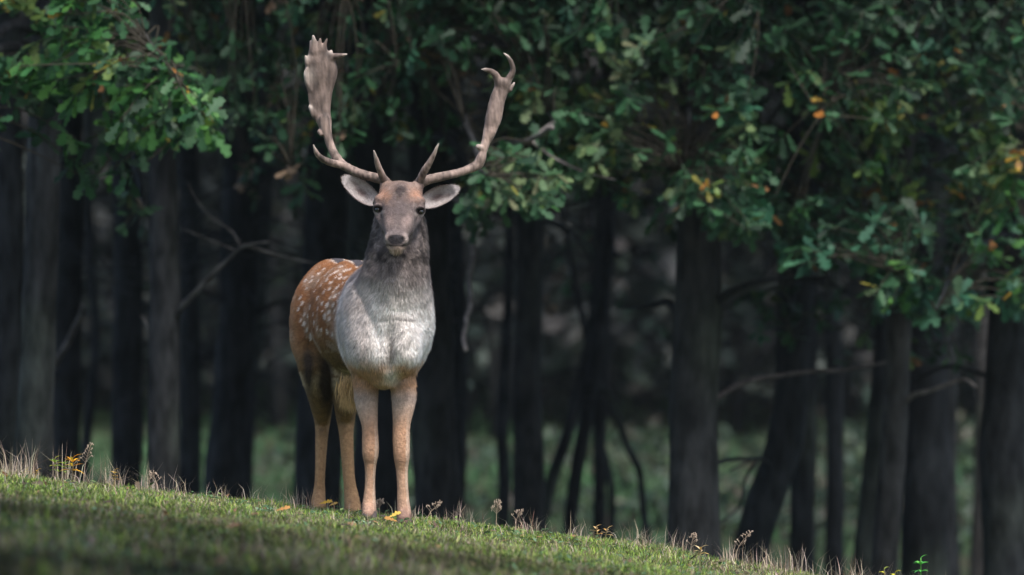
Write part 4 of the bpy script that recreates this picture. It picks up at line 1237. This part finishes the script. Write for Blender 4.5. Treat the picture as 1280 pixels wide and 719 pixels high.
def grow_foliage(T):
    if not T.sprigs: return
    rng = T.rng
    S = np.array([at(a, b, Y) for (a, b, Y, *_) in T.sprigs])
    # main limbs: reach from high on the trunk to well-spread points among the sprigs
    k = max(1, min(11, len(S) // 22))
    cen = [S[rng.integers(len(S))]]
    for _ in range(k - 1):
        d = np.min([np.linalg.norm(S - c, axis=1) for c in cen], axis=0)
        cen.append(S[np.argmax(d * rng.uniform(.6, 1, len(S)))])
    limb_pts = []
    for c in cen:
        zt = min(T.top - .4, c[2] + rng.uniform(.1, .7))
        i = np.argmin(np.abs(T.path[:, 2] - zt))
        p0 = T.path[i]
        m1 = p0 * .6 + c * .4 + np.array([0, 0, rng.uniform(.05, .3)]); m2 = p0 * .25 + c * .75 + np.array([0, 0, rng.uniform(0, .2)])
        path = catmull([p0, m1, m2, c], 22)
        path += .03 * np.stack([vnoise(path, 3, 1), vnoise(path, 3, 2), vnoise(path, 3, 3)], -1) * np.linspace(0, 1, 22)[:, None]
        r = np.linspace(min(.035, T.R[i] * .7), .006, 22)
        V, F = tube(path, r, 7, rough=.12)
        link("branch", mesh_np("branch", V, F, T.col * 1.1 * (1 + .3 * vnoise(V, 12, 7))[:, None]), M_bark, T.root_e)
        limb_pts.append(path[8:])
    L = np.vstack(limb_pts)
    tw = MB()
    leaves = []   # pos, dir, normal, size, pal, colour index, shape
    for (a, b, Y, pal, nl, sz), s in zip(T.sprigs, S):
        d = np.linalg.norm(L - s, axis=1) + .15 * rng.random(len(L))
        q = L[np.argmin(d)]
        m = (q + s) / 2 + rng.normal(size=3) * .03 + np.array([0, 0, .04])
        pth = catmull([q, m, s], 7)
        V, F = tube(pth, np.linspace(.0045, .002, 7), 4)
        tw.add(V, F, (.05, .045, .035))
        out = s - m; out = out / (np.linalg.norm(out) + 1e-9)
        out = out + np.array([0, -.25, -.15]); out /= np.linalg.norm(out)
        for j in range(nl):
            dv = out * rng.uniform(-.1, 1.0) + rng.normal(size=3) * .62
            dv /= np.linalg.norm(dv)
            dv[2] -= .18
            dv /= np.linalg.norm(dv)
            nr = np.array([0, -.45, .75]) + rng.normal(size=3) * .42
            base = s - out * rng.uniform(0, .09) + rng.normal(size=3) * .008
            pl = pal
            if pal == 'autumn' and rng.random() < .45: pl = 'olive'
            elif rng.random() < .008: pl = 'autumn'
            cols, wts = PAL[pl]
            ci = choice(rng, list(zip(range(len(cols)), wts)))
            leaves.append((base, dv, nr, sz * rng.uniform(.7, 1.2), pl, ci, int(rng.integers(3))))
    o = link("twigs", tw.mesh("twigs"), M_twig, T.root_e); o['kind'] = 'stuff'
    pos = np.array([l[0] for l in leaves]); D = np.array([l[1] for l in leaves]); U = np.array([l[2] for l in leaves])
    R = frame_from(D, U); sc = np.array([l[3] for l in leaves])
    # the ones that show largest become single leaves
    ppx = 640 + pos[:, 0] * FPX / pos[:, 1]; ppy = HOR - (pos[:, 2] - CAMZ) * FPX / pos[:, 1]
    face = np.abs(R[:, 1, 2])
    big = sc / pos[:, 1] * (0.3 + face) * ((ppx > 0) & (ppx < 1280) & (ppy > 0) & (ppy < 719))
    big = big * (1 + .6 * sstep(26.5, 24.5, pos[:, 1]))
    order = np.argsort(-big)
    nsing = min(300, int((big > 0).sum()), len(order)) if sc.mean() / T.Y > 0 else 0
    singles = set(order[:nsing].tolist())
    rootv = T.root_e.location
    for i in order[:nsing]:
        _, _, _, s_, pal, ci, si = leaves[i]
        ob = bpy.data.objects.new("leaf", leaf_mesh(pal, ci, si))
        C.objects.link(ob); ob.parent = T.root_e
        from mathutils import Matrix
        M = Matrix([[*(R[i][r] * s_), pos[i][r] - rootv[r]] for r in range(3)] + [[0, 0, 0, 1]])
        ob.matrix_local = M
    rest = np.array([i for i in range(len(leaves)) if i not in singles])
    if len(rest):
        mb = MB()
        for si in range(3):
            idx = rest[[leaves[i][6] == si for i in rest]]
            if len(idx) == 0: continue
            col = np.array([PAL[leaves[i][4]][0][leaves[i][5]] for i in idx]) * rng.uniform(.8, 1.2, (len(idx), 1))
            v, f, c = scatter(*LEAVES[si], pos[idx], R[idx], sc[idx], col)
            mb.add(v, f, c)
        o = link("foliage", mb.mesh("foliage"), M_leaf, T.root_e); o['kind'] = 'stuff'

def crown(T, n, rad, z0, z1, ydepth=1.6):
    """the part of the crown above the view"""
    rng = T.rng
    c = T.path[-12]
    u = rng.normal(size=(n, 3)); u /= np.linalg.norm(u, axis=1)[:, None]
    r = rng.random(n) ** .45
    p = u * r[:, None] * np.array([rad, rad * ydepth, (z1 - z0) / 2]) + np.array([c[0], T.Y, (z0 + z1) / 2])
    cl = vnoise(p, .9, 9)
    p = p[cl > -.55]
    # nothing of it may hang into the open view band below the boughs
    row = HOR - (p[:, 2] - CAMZ) * FPX / p[:, 1]
    p = p[row < 90]
    n = len(p)
    col = pick(PAL['dark'][0][:3] + PAL['mid'][0][:1], (3, 3, 3, 1), n, rng)
    v, f, cc = scatter(*SIMPLE, p, rand_rot(n, rng), rng.uniform(.15, .26, n), col)
    o = link("crown", mesh_np("crown", v, f, cc), M_leaf, T.root_e); o['kind'] = 'stuff'

for T in TREES:
    grow_foliage(T)
    wpx = T.r0 * 2 * FPX / T.Y
    if wpx > 20:
        crown(T, 5200 if T in (T_L, T_C, T_R, T_R2, T_E) else 3400, 2.1 if T.Y < 34 else 2.6, 2.6, 8.2)

# ------------------------------------------------------------------ the wood beyond the glade
def far_wood():
    rng = np.random.default_rng(3)
    n = 150000
    x = rng.uniform(-22, 22, n); y = rng.uniform(60, 82, n)
    z = rng.uniform(0, 1, n) ** .9 * 12
    p = np.stack([x, y, z], -1)
    lo_edge = .25 + .45 * vnoise(np.stack([x, 0 * x, 0 * x], -1), .35, 3) + .25 * vnoise(np.stack([x, y, 0 * x], -1), .9, 4) 
    p[:, 2] = p[:, 2] + lo_edge
    keep = vnoise(p, .55, 6) + .5 * vnoise(p, 1.5, 7) > -1.15
    p = p[keep]; n = len(p)
    col = pick([(.016, .024, .020), (.022, .034, .026), (.034, .032, .029), (.020, .023, .022)], (3, 1.5, 1.5, 3), n, rng, .45)
    v, f, cc = scatter(*SIMPLE, p, rand_rot(n, rng), rng.uniform(.22, .5, n), col)
    mb = MB(); mb.add(v, f, cc)
    for _ in range(150):
        a = rng.uniform(-20, 20); b = rng.uniform(61, 82)
        g = float(gh(a, b))
        pth = catmull([(a, b, g - .1), (a + rng.uniform(-.2, .2), b, 3), (a + rng.uniform(-.5, .5), b, 8)], 8)
        V, F = tube(pth, np.linspace(rng.uniform(.05, .13), .04, 8), 7)
        mb.add(V, F, np.array([.020, .020, .020]) * rng.uniform(.7, 1.3))
    # dark bramble added to dim the glade, mostly toward the right
    m = 40000
    x = rng.uniform(-9, 12, m); y = rng.uniform(44, 70, m); P0 = np.stack([x, y, 0 * x], -1)
    hh = (-.22 + .75 * vnoise(P0, .5, 22) + .35 * vnoise(P0, 1.5, 23) + .45 * sstep(-1.5, 3.5, x)) * .6
    k = hh > .10; x, y, hh = x[k], y[k], hh[k]; m = len(x)
    p = np.stack([x, y, gh(x, y) + hh * rng.random(m)], -1)
    v, f, cc = scatter(*SIMPLE, p, rand_rot(m, rng), rng.uniform(.08, .2, m), pick([(.028, .048, .030), (.045, .070, .036), (.06, .055, .04)], (3, 2, 1.2), m, rng, .4)); mb.add(v, f, cc)
    # low undergrowth and saplings at the foot of the wood and out in the glade
    m = 45000
    x = rng.uniform(-16, 16, m); y = 86 - 22 * rng.random(m) ** 1.6; P0 = np.stack([x, y, 0 * x], -1)
    hh = np.clip(.55 + .9 * vnoise(P0, .45, 12) + .4 * vnoise(P0, 1.2, 13), 0, 2) * sstep(62, 80, y)
    k = hh > .12; x, y, hh = x[k], y[k], hh[k]; m = len(x)
    p = np.stack([x, y, gh(x, y) + hh * rng.random(m)], -1)
    col = pick([(.026, .042, .028), (.040, .065, .035), (.05, .048, .035), (.03, .034, .028)], (3, 2, 1.6, 2), m, rng, .4)
    v, f, cc = scatter(*SIMPLE, p, rand_rot(m, rng), rng.uniform(.12, .3, m), col); mb.add(v, f, cc)
    o = link("far_wood", mb.mesh("far_wood"), M_leaf)
    o['kind'] = 'stuff'; o['label'] = "dark dense wood closing the view beyond the green glade"; o['category'] = "wood"
far_wood()

# ------------------------------------------------------------------ an oak added out of view at left, so its crown shades the near slope
def shade_oak():
    rng = np.random.default_rng(41)
    bx, by = -4.4, 9.0
    b = np.array([bx, by, float(gh(bx, by))])
    e = empty("oak_tree", b, "spreading oak added just outside the view on the left to shade the near slope", "tree")
    path = catmull([b - [0, 0, .2], b + [.05, 0, 1.5], b + [.25, .1, 3.2], b + [.6, .1, 6.5]], 40)
    V, F = tube(path, np.linspace(.24, .08, 40), 20, rough=.1, ridges=.07)
    link("trunk", mesh_np("trunk", V, F, np.array([.07, .065, .06]) * (1 + .3 * vnoise(V * np.array([1, 1, .25]), 9, 5))[:, None]), M_bark, e)
    for a in range(9):
        i = 18 + 2 * a; p0 = path[i]; ang = a * 2.4
        q = p0 + np.array([2.3 * math.cos(ang) + .9, 2.4 * math.sin(ang), 1.0])
        V, F = tube(catmull([p0, (p0 + q) / 2 + [0, 0, .25], q], 12), np.linspace(.06, .015, 12), 8)
        link("branch", mesh_np("branch", V, F, np.tile([.07, .065, .06], (len(V), 1))), M_bark, e)
    n = 62000
    u = rng.normal(size=(n, 3)); u /= np.linalg.norm(u, axis=1)[:, None]
    p = u * (rng.random(n) ** .45)[:, None] * np.array([3.9, 5.0, 1.9]) + np.array([-2.0, 10.6, 5.3])
    p = p[vnoise(p, .9, 19) > -.5]; n = len(p)
    v, f, cc = scatter(*SIMPLE, p, rand_rot(n, rng), rng.uniform(.12, .2, n), pick(PAL['mid'][0][:3], (3, 3, 3), n, rng))
    o = link("crown", mesh_np("crown", v, f, cc), M_leaf, e); o['kind'] = 'stuff'
shade_oak()

# ------------------------------------------------------------------ small plants on the crest
def soil(px, Y):
    x = (px - 640) * Y / FPX
    return np.array([x, Y, float(gh(x, Y))])
def blade_leaf(mb, base, d, L, W, col, droop=.4, n=5):
    d = Vx(d); d = d / np.linalg.norm(d)
    side = np.cross(d, [0, 0, 1.0]); side /= np.linalg.norm(side) + 1e-9
    up = np.cross(side, d)
    V = []
    for i in range(n):
        t = i / (n - 1)
        c = base + d * L * t - np.array([0, 0, 1]) * droop * L * t * t
        w_ = W * math.sin(math.pi * min(.97, .12 + .85 * t)) * .5
        V += [c - side * w_ + up * w_ * .4, c, c + side * w_ + up * w_ * .4]
    F = []
    for i in range(n - 1):
        a = i * 3
        F += [(a, a + 1, a + 4), (a, a + 4, a + 3), (a + 1, a + 2, a + 5), (a + 1, a + 5, a + 4)]
    mb.add(V, F, col)
def leafy_plant(name, label, px, Y, h, tops, rng, leafL, leafW, cols, stemcol=(.20, .16, .07), per=12, cat="plant", lean=0.0, per_leaf_objects=True):
    b = soil(px, Y)
    e = empty(name, b, label, cat)
    for k in range(tops):
        sx = (k - (tops - 1) / 2) * .028
        top = b + np.array([sx * 1.4 + lean, rng.uniform(-.015, .015), h * rng.uniform(.85, 1.05)])
        pth = catmull([b + [sx * .3, 0, -.01], (b + top) / 2 + [sx * .3, 0, 0], top], 8)
        V, F = tube(pth, np.linspace(.0022, .0014, 8), 6)
        link("stem", mesh_np("stem", V, F, np.tile(stemcol, (len(V), 1))), M_twig, e)
        for j in range(per):
            t = 1 - .45 * (j / per) ** 1.3
            q = pth[int(t * 7)]
            a = j * 2.4 + rng.uniform(-.3, .3)
            d = np.array([math.cos(a), math.sin(a) * .9, .15 + .75 * (1 - j / per)])
            mb = MB(); c = np.array(cols[rng.integers(len(cols))]) * rng.uniform(.8, 1.2)
            blade_leaf(mb, q, d, leafL * rng.uniform(.75, 1.15), leafW, c, rng.uniform(.2, .5))
            link("leaf", mb.mesh("leaf"), M_grass, e)
rp = np.random.default_rng(8)
leafy_plant("spurge_plant", "yellow green leafy plant among the dry stalks at far left of the crest", 75, 20.60, .095, 2, rp, .034, .009, [(.22, .34, .05), (.40, .40, .06), (.16, .28, .05)])
leafy_plant("spurge_plant", "bright orange yellow star-shaped plant on the crest in front of the left trunks", 91, 20.58, .105, 1, rp, .050, .009, [(.75, .40, .03), (.70, .50, .05), (.60, .28, .03)], per=14)
leafy_plant("spurge_plant", "small orange sprig on the crest left of the grey forked trunk", 143, 20.6, .075, 1, rp, .028, .007, [(.62, .30, .05), (.55, .36, .08)], per=9)
leafy_plant("spurge_plant", "tiny ochre sprig at the very left end of the crest", 40, 20.8, .045, 2, rp, .022, .006, [(.50, .30, .05), (.45, .36, .08)], per=6)
leafy_plant("dry_weed", "pale dry leafed weed on the crest below the middle gap in the trees", 752, 20.7, .062, 2, rp, .030, .010, [(.60, .42, .20), (.62, .36, .12), (.50, .36, .22)], per=7)
leafy_plant("dry_weed", "cream and orange dry leaves on the crest before the biggest trunk", 876, 20.65, .055, 1, rp, .036, .010, [(.72, .56, .32), (.62, .40, .15)], per=7)
leafy_plant("spurge_plant", "fresh green plant with a whorl of narrow leaves at the bottom right", 1151, 20.45, .185, 1, rp, .040, .0075, [(.10, .42, .07), (.16, .52, .10), (.08, .34, .08)], stemcol=(.1, .3, .06), per=30)
leafy_plant("broadleaf_weed", "yellow green broad leafed weed beside the fresh green plant at the bottom right", 1112, 20.5, .115, 2, rp, .034, .020, [(.50, .45, .05), (.30, .36, .08)], per=4)
leafy_plant("broadleaf_weed", "blue green weed lying in the turf in front of the front hooves", 452, 19.6, .022, 2, rp, .045, .011, [(.20, .34, .22), (.26, .38, .26)], per=7)
leafy_plant("broadleaf_weed", "blue green weed in the turf below the left trunks", 330, 19.4, .022, 2, rp, .040, .011, [(.18, .32, .20), (.22, .34, .22)], per=7)

def seed_grass(px, Y, h, lean, label, rng):
    b = soil(px, Y)
    e = empty("seed_grass", b, label, "grass stem", "seed heads along the crest")
    top = b + np.array([lean, 0, h])
    pth = catmull([b - [0, 0, .01], (b + top) / 2 + [-lean * .15, 0, h * .05], top], 14)
    V, F = tube(pth, np.linspace(.0013, .0006, 14), 5)
    link("stalk", mesh_np("stalk", V, F, np.tile([.42, .32, .24], (len(V), 1))), M_grass, e)
    mb = MB()
    for i in range(7, 14):
        for sg in (-1, 1):
            if rng.random() < .2: continue
            L = .022 * (1 - (i - 7) / 9)
            q = pth[i] + np.array([sg * L * .8 + lean * .06, rng.uniform(-.006, .006), L * .8])
            V, F = tube([pth[i], (pth[i] + q) / 2, q], [.0006, .0005, .0005], 4); mb.add(V, F, (.42, .32, .24))
            for k in range(3):
                c = q + rng.normal(size=3) * .0025
                V, F = tube([c - [0, 0, .003], c, c + [0, 0, .003]], [.0003, .0017, .0003], 5); mb.add(V, F, (.55, .43, .34))
    o = link("seed_head", mb.mesh("seed_head"), M_grass, e); o['kind'] = 'stuff'
for px, h, ln, lab in ((474, .072, .004, "short seed head standing between the front legs of the deer"),
                       (531, .075, .055, "arching seed head just right of the front hooves"),
                       (198, .085, -.022, "forked seed head in front of the grey forked trunk"),
                       (643, .075, .020, "seed head in front of the slim flared trunk"),
                       (862, .085, .016, "seed head in front of the biggest trunk"),
                       (915, .125, .065, "tall leaning seed head right of the biggest trunk"),
                       (620, .100, .006, "thin upright seed head below the lone crooked sapling"),
                       (103, .150, .030, "tall seed stem rising past the orange plant at left")):
    seed_grass(px, 20.5 if px in (474, 531) else 20.75, h, ln, lab, rp)

def fallen_leaf(px, Y, label, col, sz=.045):
    V, F = LEAVES[int(rp.integers(3))]
    b = soil(px, Y) + [0, 0, .022]
    R = frame_from(np.array([[rp.uniform(-1, 1), rp.uniform(-.5, .5), .25]]), np.array([[0, -.6, .8]]))
    v, f, c = scatter(V, F, b[None], R, np.array([sz]), np.array([col]))
    e = link("fallen_leaf", mesh_np("fallen_leaf", v - b, f, c), M_leaf)
    e.location = Vector(b)
    e['label'] = label; e['category'] = "leaf"
fallen_leaf(399, 20.95, "yellow leaf lying against the left hind hoof", (.70, .42, .05), .05)
fallen_leaf(411, 20.9, "ochre leaf between the hind hooves", (.55, .33, .08), .035)
fallen_leaf(486, 20.1, "golden leaf in the turf between the front hooves", (.62, .42, .08), .05)
fallen_leaf(497, 20.0, "brown orange leaf right in front of the right front hoof", (.42, .22, .06), .05)
fallen_leaf(345, 19.3, "rust brown leaf on the slope left of the deer", (.40, .20, .06), .05)
fallen_leaf(9, 19.9, "rust brown leaf on the slope at the left edge", (.36, .17, .06), .05)

def litter():
    rng = np.random.default_rng(12)
    mb = MB()
    n = 900
    y = rng.uniform(11, 20.6, n); x = rng.uniform(-2.4, 2.4, n)
    p = np.stack([x, y, gh(x, y) + rng.uniform(.008, .025, n)], -1)
    D = rng.normal(size=(n, 3)) * np.array([1, 1, .35]); U = np.array([0, -.2, 1]) + .3 * rng.normal(size=(n, 3))
    v, f, c = scatter(*LEAVES[0], p, frame_from(D, U), rng.uniform(.02, .045, n), pick([(.16, .09, .045), (.24, .14, .07), (.10, .065, .04), (.05, .04, .03)], (3, 2, 3, 2), n, rng))
    mb.add(v, f, c)
    # small round leaved herbs in patches
    n = 14000
    y = rng.uniform(10, 20.7, n); x = rng.uniform(-2.5, 2.5, n); P = np.stack([x, y, 0 * x], -1)
    k = vnoise(P, 2.1, 25) + .5 * vnoise(P, 6, 26) > .25; x, y = x[k], y[k]; n = len(x)
    p = np.stack([x, y, gh(x, y) + rng.uniform(.01, .035, n)], -1)
    D = rng.normal(size=(n, 3)) * np.array([1, 1, .4]); U = np.array([0, -.2, 1]) + .3 * rng.normal(size=(n, 3))
    v, f, c = scatter(*SIMPLE, p, frame_from(D, U), rng.uniform(.012, .03, n), pick([(.06, .12, .05), (.10, .18, .09), (.05, .09, .03), (.13, .20, .06)], (3, 2, 3, 2), n, rng))
    mb.add(v, f, c)
    o = link("leaf_litter", mb.mesh("leaf_litter"), M_leaf)
    o['kind'] = 'stuff'; o['label'] = "small herbs and dead leaves scattered through the turf"; o['category'] = "ground cover"
litter()

def glade_plants():
    rng = np.random.default_rng(15); mb = MB()
    n = 26000
    x = rng.uniform(-9, 9, n); y = rng.uniform(38, 78, n); P0 = np.stack([x, y, 0 * x], -1)
    d = vnoise(P0, .5, 31) + .5 * vnoise(P0, 1.6, 32)
    k = d > .05; x, y, d = x[k], y[k], d[k]; n = len(x)
    p = np.stack([x, y, gh(x, y)], -1)
    v, f, c = blades(p, rng.uniform(.12, .42, n) * (.4 + d), rng.uniform(.02, .05, n), rng.uniform(.1, 1, n), rng.uniform(0, 6.28, n),
                     pick([(.05, .115, .05), (.07, .14, .06), (.09, .09, .06), (.035, .06, .03)], (5, 3, .8, 2), n, rng, .3))
    mb.add(v, f, c)
    o = link("glade_grass", mb.mesh("glade_grass"), M_grass)
    o['kind'] = 'stuff'; o['label'] = "tall patchy grass in the green glade behind the trunks"; o['category'] = "grass"
glade_plants()

def haze():
    x, y0, y1, z0, z1 = 520, -70, 920, -8, 36
    V = [(a, b, c) for a in (-x, x) for b in (y0, y1) for c in (z0, z1)]
    F = [(0, 1, 3, 2), (4, 6, 7, 5), (0, 4, 5, 1), (2, 3, 7, 6), (0, 2, 6, 4), (1, 5, 7, 3)]
    m = bpy.data.materials.new("haze"); m.use_nodes = True
    nt = m.node_tree; nt.nodes.remove(nt.nodes["Principled BSDF"])
    v = nt.nodes.new("ShaderNodeVolumePrincipled")
    v.inputs['Color'].default_value = (.80, .92, .95, 1); v.inputs['Density'].default_value = HAZE
    v.inputs['Anisotropy'].default_value = 0.2
    nt.links.new(v.outputs[0], nt.nodes["Material Output"].inputs['Volume'])
    o = link("haze", mesh_np("haze", V, F, smooth=False), m); o['kind'] = 'stuff'
HAZE = 0.00028
haze()
